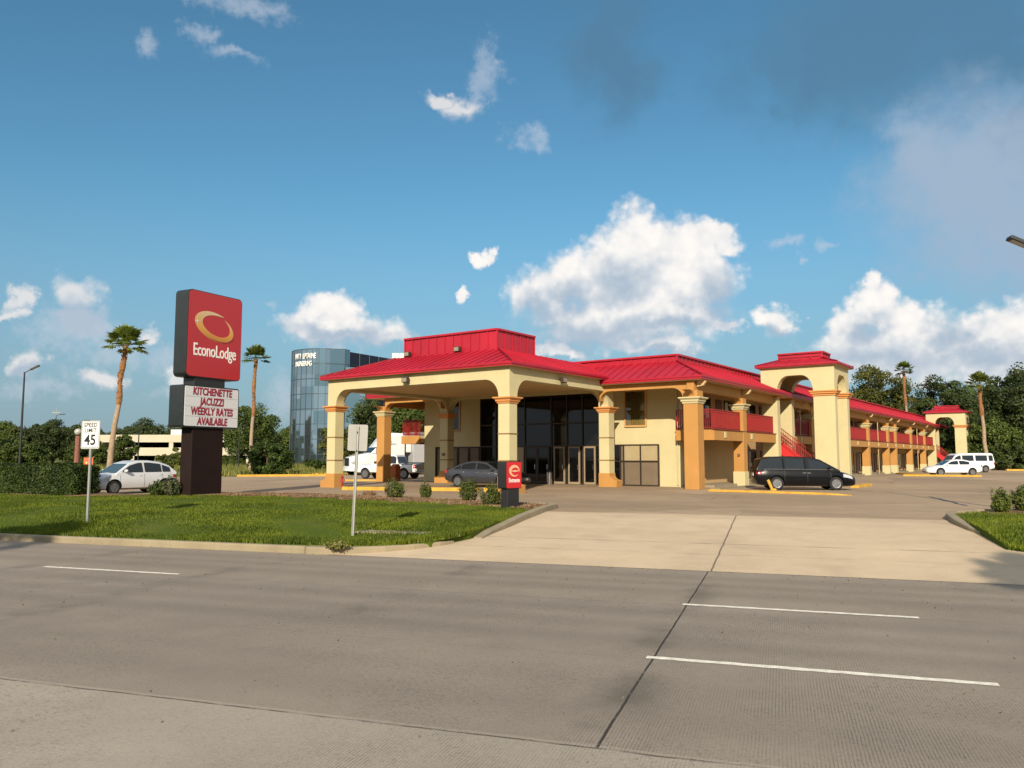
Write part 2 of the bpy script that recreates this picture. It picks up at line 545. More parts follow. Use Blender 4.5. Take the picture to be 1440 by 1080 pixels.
def pave_mat(name, base, kind):
    m = bpy.data.materials.new(name)
    m.use_nodes = True
    N = NT(m.node_tree)
    b = N.n['Principled BSDF']
    b.inputs['Roughness'].default_value = .88
    b.inputs['Specular IOR Level'].default_value = .3
    P = N.new('ShaderNodeTexCoord').outputs['Object']
    s, n, z = N.sep(P)
    big = N.noise(P, .16, 4, .6)
    mid = N.noise(P, 1.1, 5, .62, .4)
    fine = N.noise(P, 45, 4, .7)
    grit = N.noise(P, 190, 2, .6)
    k = N.math('ADD', N.math('MULTIPLY_ADD', big, .50, .52), N.math('ADD', N.math('MULTIPLY', mid, .30), N.math('MULTIPLY', N.math('SUBTRACT', fine, .5), .42)))
    k = N.math('ADD', k, N.math('MULTIPLY', N.math('SUBTRACT', grit, .5), .85))
    pits = N.voronoi(P, 38, 'F1')
    k = N.math('MULTIPLY', k, N.math('SUBTRACT', 1.0, N.math('MULTIPLY', N.step(pits, .10, .24, .30, 0), N.step(N.noise(P, 1.7, 3, .6), .35, .65))))
    col = (*base, 1)
    bump_h = N.math('ADD', N.math('MULTIPLY', grit, .5), N.math('MULTIPLY', fine, .6))
    if kind == 'road':
        # older slab nearest the camera is paler and yellower
        wob = N.math('MULTIPLY', N.math('SUBTRACT', N.noise(P, 2.2, 3), .5), .05)
        nn = N.math('ADD', n, wob)
        near = N.step(nn, 5.74, 5.76, 1, 0)
        col = N.mix(near, col, (base[0] * 1.30, base[1] * 1.33, base[2] * 1.33, 1))
        col = N.mix(N.math('MULTIPLY', N.step(nn, 11.5, 11.7, 0, .3), 1.0), col, (base[0] * 1.16, base[1] * 1.13, base[2] * 1.06, 1))
        # wheel paths and oil drip bands along the lanes
        for c_, w_, a_ in ((6.6, .7, .10), (7.4, .5, .07), (9.2, .5, .14), (10.9, .5, .14), (12.6, .6, .16), (14.2, .5, .14), (10.0, .45, .10), (13.4, .4, .13)):
            d = N.math('ABSOLUTE', N.math('SUBTRACT', n, c_))
            k = N.math('MULTIPLY', k, N.math('SUBTRACT', 1.0, N.math('MULTIPLY', N.step(d, 0, w_, 1, 0), N.math('MULTIPLY', mid, a_ * 2))))
        # exposed grains in the worn surface
        gr_ = N.step(N.noise(P, 34, 2, .8), .53, .66)
        k = N.math('MULTIPLY', k, N.math('SUBTRACT', 1.0, N.math('MULTIPLY', gr_, N.step(N.noise(P, .35, 4, .65), .36, .62, .06, .34))))
        lt_ = N.step(N.noise(N.vec('ADD', P, (5, 3, 0)), 30, 2, .8), .58, .68)
        k = N.math('MULTIPLY_ADD', lt_, .14, k)
        # transverse contraction joints, grey with spills, every few metres
        ph = N.math('PINGPONG', N.math('ADD', s, N.math('ADD', 1.3 + 4.1 * 40, N.math('MULTIPLY', wob, 5))), 2.05)
        blot = N.step(N.noise(P, .55, 4, .65), .42, .68)
        k = N.math('MULTIPLY', k, N.math('SUBTRACT', 1.0, N.math('MULTIPLY', N.math('MULTIPLY', N.step(ph, .0, .5, 1, 0), blot), N.step(near, 0, 1, .42, .05))))
        # one open joint, dark, from the drive towards the camera
        j = N.math('ABSOLUTE', N.math('ADD', N.math('ADD', s, 1.3), N.math('MULTIPLY', N.math('SUBTRACT', N.noise(P, 1.6, 6, .7), .5), .035)))
        jm = N.math('MULTIPLY', N.step(j, .006, .017, 1, 0), N.step(nn, 5.72, 5.8, 0, 1))
        jm = N.math('MULTIPLY', jm, N.step(N.noise(P, 5, 3, .6), .30, .42, .45, 1))
        # lengthwise joints
        for c_, a_, w_ in ((5.75, .75, .018), (8.38, .14, .02), (11.52, .28, .02), (2.2, .6, .02)):
            d = N.math('ABSOLUTE', N.math('SUBTRACT', nn, c_))
            br = N.step(N.noise(P, 3.0, 3, .6), .34, .56, .12, 1)
            jm = N.math('MAXIMUM', jm, N.math('MULTIPLY', N.math('MULTIPLY', N.step(d, w_ * .4, w_, 1, 0), a_), br))
        lipd = N.math('ABSOLUTE', N.math('SUBTRACT', nn, 5.79))
        k = N.math('MULTIPLY_ADD', N.step(lipd, .012, .03, 1, 0), .22, k)
        # tined grooves across the slab
        g = N.math('SINE', N.math('MULTIPLY', N.math('ADD', s, N.math('MULTIPLY', N.math('SUBTRACT', N.noise(P, 3.0, 2), .5), .014)), 2 * math.pi / .027))
        g = N.step(g, .25, .95)
        gm = N.math('MULTIPLY', N.math('MULTIPLY', g, N.step(N.noise(P, 1.3, 4, .7), .32, .66, .06, 1)), N.step(N.noise(P, .22, 3, .6), .36, .60, .25, 1))
        gm = N.math('MULTIPLY', gm, N.step(N.noise(P, 22, 3, .6), .30, .60, .3, 1))
        gm = N.math('MULTIPLY', gm, N.step(n, 9.0, 15.0, 1, .45))
        k = N.math('MULTIPLY', k, N.math('SUBTRACT', 1.0, N.math('MULTIPLY', gm, .40)))
        bump_h = N.math('SUBTRACT', bump_h, N.math('MULTIPLY', gm, 1.2))
        c = N.mix(1.0, col, N.comb(k, k, k), 'MULTIPLY')
        c = N.mix(jm, c, (.035, .030, .025, 1))
    elif kind == 'apron':
        st = N.step(N.noise(N.vec('MULTIPLY', P, (.9, 1.1, 1)), .8, 5, .65), .48, .72)
        k = N.math('MULTIPLY', k, N.math('SUBTRACT', 1.0, N.math('MULTIPLY', st, .10)))
        k = N.math('MULTIPLY', k, N.step(n, 22.4, 23.8, 1, .9))
        wob = N.math('MULTIPLY', N.math('SUBTRACT', N.noise(P, 1.5, 5, .7), .5), .06)
        j = N.math('ABSOLUTE', N.math('ADD', N.math('ADD', s, 1.25), wob))
        jm = N.math('MULTIPLY', N.step(j, .008, .026, 1, 0), .75)
        for c_, a_ in ((18.35, .55), (16.9, .22)):
            d = N.math('ABSOLUTE', N.math('ADD', N.math('SUBTRACT', n, c_), N.math('MULTIPLY', wob, .6)))
            jm = N.math('MAXIMUM', jm, N.math('MULTIPLY', N.step(d, .014, .045, a_ * 1.25, 0), N.step(N.noise(P, .8, 4, .6), .38, .6, .15, 1)))
        c = N.mix(1.0, col, N.comb(k, k, k), 'MULTIPLY')
        c = N.mix(jm, c, (.05, .042, .032, 1))
    else:   # parking lot: old blacktop bleached to a pinkish grey, patched
        pt = N.voronoi(N.vec('ADD', P, N.vec('MULTIPLY', N.noise(P, .5, 3, out='Color'), (1.5, 1.5, 0))), .11, 'F1', 'Color')
        pr = N.sep(pt)[0]
        col = N.mix(pr, (base[0] * .86, base[1] * .85, base[2] * .84, 1), (base[0] * 1.12, base[1] * 1.12, base[2] * 1.14, 1))
        str_ = N.noise(N.vec('MULTIPLY', P, (.25, 1.3, 1)), .5, 5, .65)
        k = N.math('MULTIPLY', k, N.step(str_, .35, .7, .93, 1.06))
        cr = N.voronoi(N.vec('ADD', P, N.vec('MULTIPLY', N.noise(P, .9, 4, out='Color'), (1.2, 1.2, 0))), .13, 'DISTANCE_TO_EDGE')
        c = N.mix(1.0, col, N.comb(k, k, k), 'MULTIPLY')
        c = N.mix(N.math('MULTIPLY', N.step(cr, .0, .008, 1, 0), N.step(N.noise(P, .2, 3), .45, .65, 0, .6)), c, (.05, .045, .04, 1))
        oil = N.step(N.noise(P, .9, 3, .6), .66, .78, 0, .35)
        c = N.mix(oil, c, (.07, .06, .055, 1))
    N.l.new(c, b.inputs['Base Color'])
    bp = N.new('ShaderNodeBump')
    bp.inputs['Strength'].default_value = .55
    bp.inputs['Distance'].default_value = .006
    N.l.new(bump_h, bp.inputs['Height'])
    N.l.new(bp.outputs[0], b.inputs['Normal'])
    return m


ROADM = pave_mat('tined_concrete_roadway', (.272, .232, .192), 'road')
APRONM = pave_mat('driveway_concrete', (.57, .445, .305), 'apron')
LOTM = pave_mat('bleached_lot_paving', (.355, .262, .172), 'lot')


def turf_mat(name, dark, light, dry):
    m = bpy.data.materials.new(name)
    m.use_nodes = True
    N = NT(m.node_tree)
    b = N.n['Principled BSDF']
    P = N.new('ShaderNodeTexCoord').outputs['Object']
    a = N.noise(P, .8, 5, .6)
    f = N.noise(P, 22, 4, .7)
    c = N.mix(N.math('MULTIPLY_ADD', a, .6, N.math('MULTIPLY', f, .4)), dark, light)
    c = N.mix(N.step(N.noise(P, .35, 4, .6), .5, .75, 0, .7), c, dry)
    N.l.new(c, b.inputs['Base Color'])
    b.inputs['Roughness'].default_value = .95
    b.inputs['Specular IOR Level'].default_value = .1
    return m


TURF = turf_mat('turf_soil', (.045, .07, .008), (.085, .12, .012), (.13, .13, .03))
MEADOW = turf_mat('rough_meadow', (.07, .085, .02), (.15, .16, .04), (.20, .17, .06))
SOIL = mat('bare_brown_mulch', (.17, .095, .05), .95, var=.35, vscale=7, bump=.9, bscale=30)

# one sheet out to the horizon: low on the street side, rising to the level of the lot
m = MB()
ns = [(-3500, -.38), (-1.5, -.38), (-1.3, -.50), (14.0, -.50), (23.0, -.07), (3500, -.07)]
for (n0, z0), (n1, z1) in zip(ns, ns[1:]):
    m.add([(-3500, n0, z0), (3500, n0, z0), (3500, n1, z1), (-3500, n1, z1)], [(0, 1, 2, 3)])
g = m.build('ground', MEADOW)
g.rotation_euler = (0, 0, -ST)
tag(g, kind='structure')

m = MB().add([(-300, -1.4, -.4), (300, -1.4, -.4), (300, 15.05, -.4), (-300, 15.05, -.4)], [(0, 1, 2, 3)])
o = m.build('road', ROADM); o.rotation_euler = (0, 0, -ST); tag(o, kind='structure')

m = MB()
def apz(n): return -.396 + .396 * (n - 15.05) / 8.75
nn = np.linspace(15.05, 23.8, 12)
for a, b in zip(nn, nn[1:]):
    m.add([(-11, a, apz(a)), (16, a, apz(a)), (16, b, apz(b)), (-11, b, apz(b))], [(0, 1, 2, 3)])
o = m.build('driveway_apron', APRONM); o.rotation_euler = (0, 0, -ST); tag(o, kind='structure')

poly = [street(-62, 23.8)[:2], street(95, 23.8)[:2], (128, 100), (60, 112), (40, 118), (-12, 84), (-16, 76), (-15.6, 70.6), (-23.5, 68.6), (-34, 66), (-62, 70)]
lotv = [Vector((x, y)) for x, y in poly]
o = MB().add([(x * math.cos(ST) - y * math.sin(ST), x * math.sin(ST) + y * math.cos(ST), 0) for x, y in poly], [tuple(range(len(poly)))]).build('parking_lot', LOTM)
o.rotation_euler = (0, 0, -ST); tag(o, kind='structure')

PAINT = mat('worn_white_road_paint', (.72, .68, .60), .8, var=.30, vscale=9, bump=.5, bscale=40, dirt=.3)
for s0, n0, ln in ((-1.37, 8.46, 3.18), (-1.36, 11.6, 2.98), (-13.2, 11.72, 3.1)):
    m = MB()
    k = 40
    r_ = random.Random(int(s0 * 100))
    pts = [(ln * i / k, -.052 + r_.uniform(-.008, .008), .052 + r_.uniform(-.008, .008)) for i in range(k + 1)]
    for p, q in zip(pts, pts[1:]):
        m.add([(p[0], p[1], 0), (q[0], q[1], 0), (q[0], q[2], 0), (p[0], p[2], 0)], [(0, 1, 2, 3)])
    o = m.build('lane_marking', PAINT, loc=street(s0, n0, -.396))
    o.rotation_euler = (0, 0, -ST)
    tag(o, kind='structure')

# ---- lawns: raised beds of turf with real blades
def interp(x, xs, ys): return float(np.interp(x, xs, ys))
LS = [-70, -36, -33, -28, -26, -24, -22, -20, -17, -13, -10, -8, -7.0]
LN = [27.6, 27.6, 27.6, 27.5, 28.0, 29.2, 30.3, 30.4, 29.8, 28.5, 27.3, 26.3, 25.7]
def lawn_lo(s):
    if s < -9.7: return 15.22
    t = min(1, (s + 9.7) / 2.7)
    return 15.22 + 2.6 * (1 - math.sqrt(max(0, 1 - t * t)))
def lawn_hi(s): return interp(s, LS, LN)
def lawn_z(n): return interp(n, [15, 15.3, 19.5, 24, 40], [-.26, -.25, -.05, .05, .06])


def lawn_mesh(name, s0, s1, lo, hi, zf, mt, ks, kn):
    m = MB()
    ss = np.linspace(s0, s1, ks + 1)
    V = []
    for s in ss:
        for j in range(kn + 1):
            n = lo(s) + (hi(s) - lo(s)) * j / kn
            V.append((s, n, zf(n) + .02 * math.sin(s * 1.3 + n * .9)))
    F = [(i * (kn + 1) + j, (i + 1) * (kn + 1) + j, (i + 1) * (kn + 1) + j + 1, i * (kn + 1) + j + 1) for i in range(ks) for j in range(kn)]
    m.add(V, F)
    # skirt so the bed has thickness
    for row in ([i * (kn + 1) for i in range(ks + 1)], [i * (kn + 1) + kn for i in range(ks + 1)], list(range(kn + 1)), list(range(ks * (kn + 1), (ks + 1) * (kn + 1)))):
        for a, b in zip(row, row[1:]):
            pa, pb = V[a], V[b]
            m.add([pa, pb, (pb[0], pb[1], -.48), (pa[0], pa[1], -.48)], [(0, 1, 2, 3)])
    o = m.build(name, mt)
    o.rotation_euler = (0, 0, -ST)
    return o


o = lawn_mesh('lawn_soil', -70, -7.0, lawn_lo, lawn_hi, lawn_z, TURF, 160, 24); tag(o, kind='structure')
def rl_z(n): return min(lawn_z(n) + .05, apz(n) + .05 + max(0, n - 18) * .045)
def rl_lo(s): return 18.2 if s > 5.5 else 18.2 + .8 * ((5.5 - s) / 1.3) ** 2
def rl_hi(s): return 26.6 if s > 6.0 else 26.6 - 2.3 * ((6.0 - s) / 1.8) ** 2
o = lawn_mesh('lawn_soil', 4.3, 40, rl_lo, rl_hi, rl_z, TURF, 80, 16); tag(o, kind='structure')

GRASSM = leaf_mat('grass_blades', (.040, .070, .006), (.150, .185, .013), (.22, .21, .045), .32, .55, .38)
DRYG = leaf_mat('meadow_grass', (.10, .12, .025), (.26, .25, .07), (.34, .27, .10), .3, .15)


def blades(name, s, n, z, h, w, mt, lean=.5):
    N_ = len(s)
    a = rng.uniform(0, 2 * np.pi, N_)
    h = h * rng.uniform(.55, 1.35, N_)
    ln = rng.uniform(0, lean, N_) * h
    b = rng.uniform(0, 2 * np.pi, N_)
    V = np.empty((N_, 3, 3))
    V[:, 0] = np.stack([s - w * np.cos(a), n - w * np.sin(a), z - .01], 1)
    V[:, 1] = np.stack([s + w * np.cos(a), n + w * np.sin(a), z - .01], 1)
    V[:, 2] = np.stack([s + ln * np.cos(b), n + ln * np.sin(b), z + h], 1)
    o = np_obj(name, V.reshape(-1, 3), np.arange(N_ * 3).reshape(-1, 3), mt)
    return o


# blade density falls with distance, as does what can be seen of it
NB = 190000
s = -7.0 - 36 * rng.uniform(0, 1, NB) ** 1.25
lo = np.array([lawn_lo(x) for x in s]); hi = np.interp(s, LS, LN)
t = rng.uniform(0, 1, NB) ** 1.15
n = lo + (hi - lo) * t
patch = np.sin(s * .9 + 1.7 * np.sin(n * .7)) * np.cos(n * 1.1 + s * .35)
edge = hi - n
keep = (edge > 2.0 + .5 * np.sin(s * 2.3) + .4 * np.sin(s * 5.1)) | (s < -24) | ((edge > .15) & (rng.uniform(0, 1, NB) < .16))
keep &= ~((n > 17.25) & (n < 17.75) & (s > -9.7) & (s < -7.9) & (rng.uniform(0, 1, NB) < .8))    # the strip of old pavement
hh = np.clip(.046 + .030 * patch + .03 * (n < lo + .8), .022, .14)
zz = np.interp(n, [15, 15.3, 19.5, 24, 40], [-.26, -.25, -.05, .05, .06])
o = blades('lawn_grass', s[keep], n[keep], zz[keep], hh[keep], .020, GRASSM)
o.rotation_euler = (0, 0, -ST)
tag(o, 'bright green lawn between the street kerb and the motel parking lot', 'grass', kind='stuff')

NB = 42000
s = 4.3 + 12 * rng.uniform(0, 1, NB)
lo = np.array([rl_lo(x) for x in s]); hi = np.array([rl_hi(x) for x in s])
n = lo - .15 + (hi - lo - .2) * rng.uniform(0, 1, NB)
zz = np.array([rl_z(x) for x in n])
keep = ~((hi - n < 1.5) & (rng.uniform(0, 1, NB) < .75))
o = blades('lawn_grass', s[keep], n[keep], zz[keep], np.full(keep.sum(), .06), .02, GRASSM)
o.rotation_euler = (0, 0, -ST)
tag(o, 'green grass patch at the right side of the driveway', 'grass', kind='stuff')

# mulch along the lot side of the lawn
o = lawn_mesh('mulch_bed', -23.5, -7.25, lambda s: lawn_hi(s) - 2.15 - .35 * math.sin(s * 2.3) - .25 * math.sin(s * 5.1), lambda s: lawn_hi(s) - .02,
              lambda n: lawn_z(n) + .035, SOIL, 90, 5)
tag(o, kind='structure')
o = lawn_mesh('mulch_bed', -60, -24.2, lambda s: 26.1 + .2 * math.sin(s * 2.1), lambda s: 27.55, lambda n: lawn_z(n) + .03, SOIL, 60, 4)
tag(o, kind='structure')
o = lawn_mesh('mulch_bed', 5.4, 20, lambda s: 25.1 + .2 * math.sin(s * 2.1), lambda s: rl_hi(s) - .12, lambda n: rl_z(n) + .035, SOIL, 40, 4)
tag(o, kind='structure')
# chips and dead twigs lying on it
NC = 9000
s = rng.uniform(-23.4, -7.3, NC)
n = np.interp(s, LS, LN) - rng.uniform(.05, 2.3, NC)
z = np.interp(n, [15, 15.3, 19.5, 24, 40], [-.26, -.25, -.05, .05, .06]) + .04
o = blades('mulch_chips', s, n, z, np.full(NC, .035), .03, leaf_mat('mulch_chip', (.10, .055, .03), (.26, .17, .10), (.30, .22, .13), 0, .5), lean=3)
o.rotation_euler = (0, 0, -ST)
tag(o, 'brown mulch chips and dead leaves strewn along the bed', 'mulch', kind='stuff')

# the strip of old pavement showing through the lawn
m = MB()
for i in range(2):
    m.box(-9.75 + i * .98, -9.75 + i * .98 + .95, 17.2 + .02 * i, 17.8 + .03 * i, -.35, -.125)
o = m.build('sidewalk', CONC, bevel=.02); o.rotation_euler = (0, 0, -ST); tag(o, kind='structure')


def kerb(name, pts, w, h, mt, z0=None, label=None, cat=None, group=None, kind=None, bevel=.035):
    """kerb stones along pts [(x, y, z of the ground at its foot)]"""
    P = [Vector(p) for p in pts]
    rings = []
    for i, p in enumerate(P):
        d = (P[min(i + 1, len(P) - 1)] - P[max(i - 1, 0)]); d.z = 0; d.normalize()
        s_ = Vector((d.y, -d.x, 0)) * (w / 2)
        hh_ = h[i] if isinstance(h, (list, tuple)) else h
        rings.append([p + s_ + Vector((0, 0, -.2)), p + s_ * .85 + Vector((0, 0, hh_)), p - s_ * .85 + Vector((0, 0, hh_)), p - s_ + Vector((0, 0, -.2))])
    o = MB().loft(rings).build(name, mt, bevel=bevel)
    tag(o, label, cat, group, kind)
    return o


pts = [street(s_, 15.13, -.4) for s_ in np.arange(-120, -9.6, 3.0)] + [street(-9.7, 15.13, -.4)]
kerb('kerb', pts, .2, .155, CONC, kind='structure')
arc = [(-9.68, 15.13), (-9.2, 15.2), (-8.7, 15.42), (-8.2, 15.75), (-7.75, 16.2), (-7.4, 16.75), (-7.25, 17.2)]
kerb('kerb', [street(a, b, apz(b)) for a, b in arc], .34, [.15, .14, .13, .12, .11, .09, .05], CONC, kind='structure')
arc = [(-6.85, 17.9), (-6.9, 18.8), (-6.9, 20.2), (-6.95, 21.6), (-6.95, 23.5), (-7.0, 25.2), (-7.4, 25.95), (-8.1, 26.25), (-9.4, 26.95)]
kerb('kerb', [street(a, b, min(0, apz(b))) for a, b in arc], .26, [.04, .1, .14, .16, .17, .17, .15, .10, .07], CONC, kind='structure')
arc = [(12, 26.72), (8, 26.72), (6.2, 26.7), (5.2, 26.2), (4.5, 25.2), (4.25, 24.2), (4.2, 23), (4.3, 21.8), (4.5, 20.6)]
kerb('kerb', [street(a, b, min(0, apz(b))) for a, b in arc], .26, [.15, .15, .16, .17, .17, .16, .14, .09, .03], CONC, kind='structure')
# a long crack in the lot
rr = random.Random(4)
P = [Vector((26.6 * .0 + 17.6, 34.0, .004)), Vector((15.5, 27.6, .004))]
m = MB()
last = None
for i in range(25):
    t_ = i / 24
    p = P[0].lerp(P[1], t_) + Vector((rr.uniform(-.05, .05), 0, 0))
    w_ = .07 * (1 - abs(t_ - .5)) + .02
    if last:
        m.add([(last[0].x - last[1], last[0].y, .004), (last[0].x + last[1], last[0].y, .004), (p.x + w_, p.y, .004), (p.x - w_, p.y, .004)], [(0, 1, 2, 3)])
    last = (p, w_)
tag(m.build('tar_line', BLACKM), kind='structure')

# bits of bark, leaves and grit lying on the roadway and the drive
NL = 420
s = rng.uniform(-14, 9, NL); n = 15.0 - 11 * rng.uniform(0, 1, NL) ** 2.2
o = blades('road_litter', s, n, np.full(NL, -.392), np.full(NL, .012), .014, leaf_mat('dry_leaf_litter', (.05, .04, .025), (.16, .12, .07), (.2, .16, .1), 0, .5), lean=2.5)
o.rotation_euler = (0, 0, -ST)
tag(o, 'scattered dry leaf bits and grit on the roadway along the kerb', 'litter', kind='stuff')

# ------------------------------------------------------------------ the motel
MO = (-22.0, 42.0, 0.0)
motel = thing('motel', 'two-storey cream and orange motel with red metal roof, arched drive-through canopy and stair towers', 'motel', plot(*MO), -TH)


def mpart(m, name, mats, parent=None, **kw):
    """part of the motel; coordinates are (u, v, z)"""
    return m.build(name, mats, parent or motel, off=MO, **kw)


def arch_beam(axis, a0, a1, p0, p1, t0, t1, zs, zo, zt, rh, k=9):
    """wall with one round-shouldered opening; a0..a1 along the wall, p0/p1 pier widths, t0..t1 thickness"""
    pl = [(a0, zs), (a0, zt), (a1, zt), (a1, zs), (a1 - p1, zs)]
    rv = zo - zs
    for i in range(1, k + 1):
        t = math.pi / 2 * i / k
        pl.append((a1 - p1 - rh * (1 - math.cos(t)), zs + rv * math.sin(t)))
    for i in range(k, -1, -1):
        t = math.pi / 2 * i / k
        pl.append((a0 + p0 + rh * (1 - math.cos(t)), zs + rv * math.sin(t)))
    m = MB()
    n = len(pl)
    # strips instead of one concave polygon: left pier, crown, right pier
    L = [(a0, zs), (a0 + p0, zs)] + [(a0 + p0 + rh * (1 - math.cos(math.pi / 2 * i / k)), zs + rv * math.sin(math.pi / 2 * i / k)) for i in range(1, k + 1)]
    Rr = [(a1 - p1, zs)] + [(a1 - p1 - rh * (1 - math.cos(math.pi / 2 * i / k)), zs + rv * math.sin(math.pi / 2 * i / k)) for i in range(1, k + 1)]
    left = [(a0, zs)] + L[1:] + [(a0 + p0 + rh, zt), (a0, zt)]
    right = Rr + [(a1 - p1 - rh, zt), (a1, zt), (a1, zs)]
    mid = [(a0 + p0 + rh, zo), (a1 - p1 - rh, zo), (a1 - p1 - rh, zt), (a0 + p0 + rh, zt)]

    def P(p, t): return (p[0], t, p[1]) if axis == 'u' else (t, p[0], p[1])
    for poly in (left, mid, right):
        for t in (t0, t1):
            m.add([P(p, t) for p in poly], [tuple(range(len(poly)))])
    outline = [(a0, zt), (a0, zs)] + L[1:] + [(a1 - p1 - rh, zo)] + Rr[::-1] + [(a1, zs), (a1, zt)]
    for p, q in zip(outline, outline[1:] + outline[:1]):
        m.add([P(p, t0), P(q, t0), P(q, t1), P(p, t1)], [(0, 1, 2, 3)])
    return m


# ---- masses
BW = -37.6          # left end wall
CW = -18.5          # corridor wall of the long wing
m = MB()
m.prism([(BW, 0), (-36.6, 0), (-36.6, 2.36), (-32.7, 2.36), (-32.7, 5.62), (BW, 5.62)], 'y', 42, 42.3)
mpart(m, 'front_wall', CREAM)
mpart(MB().box(-23.4, CW, 42, 42.3, 0, 5.62), 'front_wall', CREAM)
m = MB()
m.box(CW - .3, CW, 42.304, 126.4, 0, 5.62)
m.box(-27, CW - .304, 126.1, 126.4, 0, 5.62)
m.box(-27.3, -27.004, 58, 126.4, 0, 5.62)
mpart(m, 'wing_wall', BEIGE)
m = MB()
m.box(BW, BW + .3, 42.304, 58, 0, 5.62)
m.box(BW + .304, -27.304, 57.7, 58, 0, 5.62)
mpart(m, 'side_wall', BEIGE)
# lobby behind the glass
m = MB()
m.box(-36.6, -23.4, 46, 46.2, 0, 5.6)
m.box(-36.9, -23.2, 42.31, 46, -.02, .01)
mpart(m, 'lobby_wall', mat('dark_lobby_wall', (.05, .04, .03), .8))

# ---- roof
EZ, FT, D, RT, BT = 5.62, 5.86, 2.4, 6.94, 7.28


def slope(m, e0, e1, t0, t1, ze, zt, fascia, spacing=.52, seam=.05):
    e0, e1, t0, t1 = (Vector((*p, 0)) for p in (e0, e1, t0, t1))
    A, B = Vector((e0.x, e0.y, ze)), Vector((e1.x, e1.y, ze))
    C_, D_ = Vector((t1.x, t1.y, zt)), Vector((t0.x, t0.y, zt))
    m.add([A, B, C_, D_], [(0, 1, 2, 3)])
    m.add([A, B, B - Vector((0, 0, fascia)), A - Vector((0, 0, fascia))], [(0, 1, 2, 3)])
    d = (e1 - e0); L = d.length; d.normalize()
    a0 = (t0 - e0).dot(d); a1 = (e1 - t1).dot(d)
    inn = (t0 - e0) - d * a0
    dep_ = inn.length
    k = int(L / spacing)
    for i in range(1, k):
        s = L * i / k
        fr = min(1, s / a0 if a0 > 0 else 1, (L - s) / a1 if a1 > 0 else 1)
        if fr < .06: continue
        p = A + d * s + Vector((0, 0, .02)); q = p + inn * fr + Vector((0, 0, (zt - ze) * fr))
        m.bar(p, q, seam, .07)
    # hips
    m.tube([A + Vector((0, 0, .02)), D_ + Vector((0, 0, .02))], .06, 6)
    m.tube([B + Vector((0, 0, .02)), C_ + Vector((0, 0, .02))], .06, 6)
    # drip edge along the eave
    m.bar(A - Vector((0, 0, .04)), B - Vector((0, 0, .04)), .07, .10)


def band(m, pts, z0, z1, spacing=.55, out=.05, closed=False):
    P = [Vector((*p, 0)) for p in pts]
    if closed: P.append(P[0])
    for a, b in zip(P, P[1:]):
        d = b - a; L = d.length; d.normalize()
        nrm = Vector((d.y, -d.x, 0))
        m.add([(a.x, a.y, z0), (b.x, b.y, z0), (b.x, b.y, z1), (a.x, a.y, z1)], [(0, 1, 2, 3)])
        i_ = nrm * -.12
        m.add([(a.x + i_.x, a.y + i_.y, z0), (b.x + i_.x, b.y + i_.y, z0), (b.x + i_.x, b.y + i_.y, z1), (a.x + i_.x, a.y + i_.y, z1)], [(0, 1, 2, 3)])
        k = max(2, int(L / spacing))
        for i in range(k + 1):
            p = a + d * (L * i / k) + nrm * .02
            m.bar((p.x, p.y, z0 + .02), (p.x, p.y, z1 - .02), .05, .06)
        m.bar((a.x, a.y, z1 + .03), (b.x, b.y, z1 + .03), .22, .10)


m = MB()
slope(m, (-40.0, 38.7), (-15.8, 38.7), (-37.6, 41.1), (-18.2, 41.1), FT, RT, .2)
slope(m, (-15.8, 38.7), (-15.8, 128.6), (-18.2, 41.1), (-18.2, 126.2), FT, RT, .2)
slope(m, (-15.8, 128.6), (-29.5, 128.6), (-18.2, 126.2), (-27.1, 126.2), FT, RT, .2)
slope(m, (-40.0, 60), (-40.0, 38.7), (-37.6, 57.6), (-37.6, 41.1), FT, RT, .2)
slope(m, (-29.5, 60), (-40.0, 60), (-29.5, 57.6), (-37.6, 57.6), FT, RT, .2)
band(m, [(-37.6, 57.6), (-37.6, 41.1), (-18.2, 41.1), (-18.2, 126.2), (-27.1, 126.2), (-27.1, 57.6)], RT, BT, closed=True)
mpart(m, 'roof', REDROOF)
m = MB()
m.box(-37.5, -18.3, 41.2, 57.5, 7.0, 7.06)
m.box(-27.0, -18.3, 57.5, 126.1, 7.0, 7.06)
mpart(m, 'roof_deck', ROOFDECK)
m = MB()
m.box(-39.95, -15.85, 38.75, 60, 5.63, 5.66)
m.box(-29.4, -15.85, 60, 128.5, 5.63, 5.66)
mpart(m, 'soffit', SOFFIT)


def cap_mb(cu, cv, w, z0, z1):
    m = MB()
    h = z1 - z0
    m.frustum(cu, cv, z0, z0 + h * .35, w + .06, w + .06, w + .14, w + .14)
    m.box(cu - w / 2 - .1, cu + w / 2 + .1, cv - w / 2 - .1, cv + w / 2 + .1, z0 + h * .35, z0 + h * .62)
    m.frustum(cu, cv, z0 + h * .62, z0 + h * .8, w + .24, w + .24, w + .36, w + .36)
    m.box(cu - w / 2 - .2, cu + w / 2 + .2, cv - w / 2 - .2, cv + w / 2 + .2, z0 + h * .8, z1)
    return m


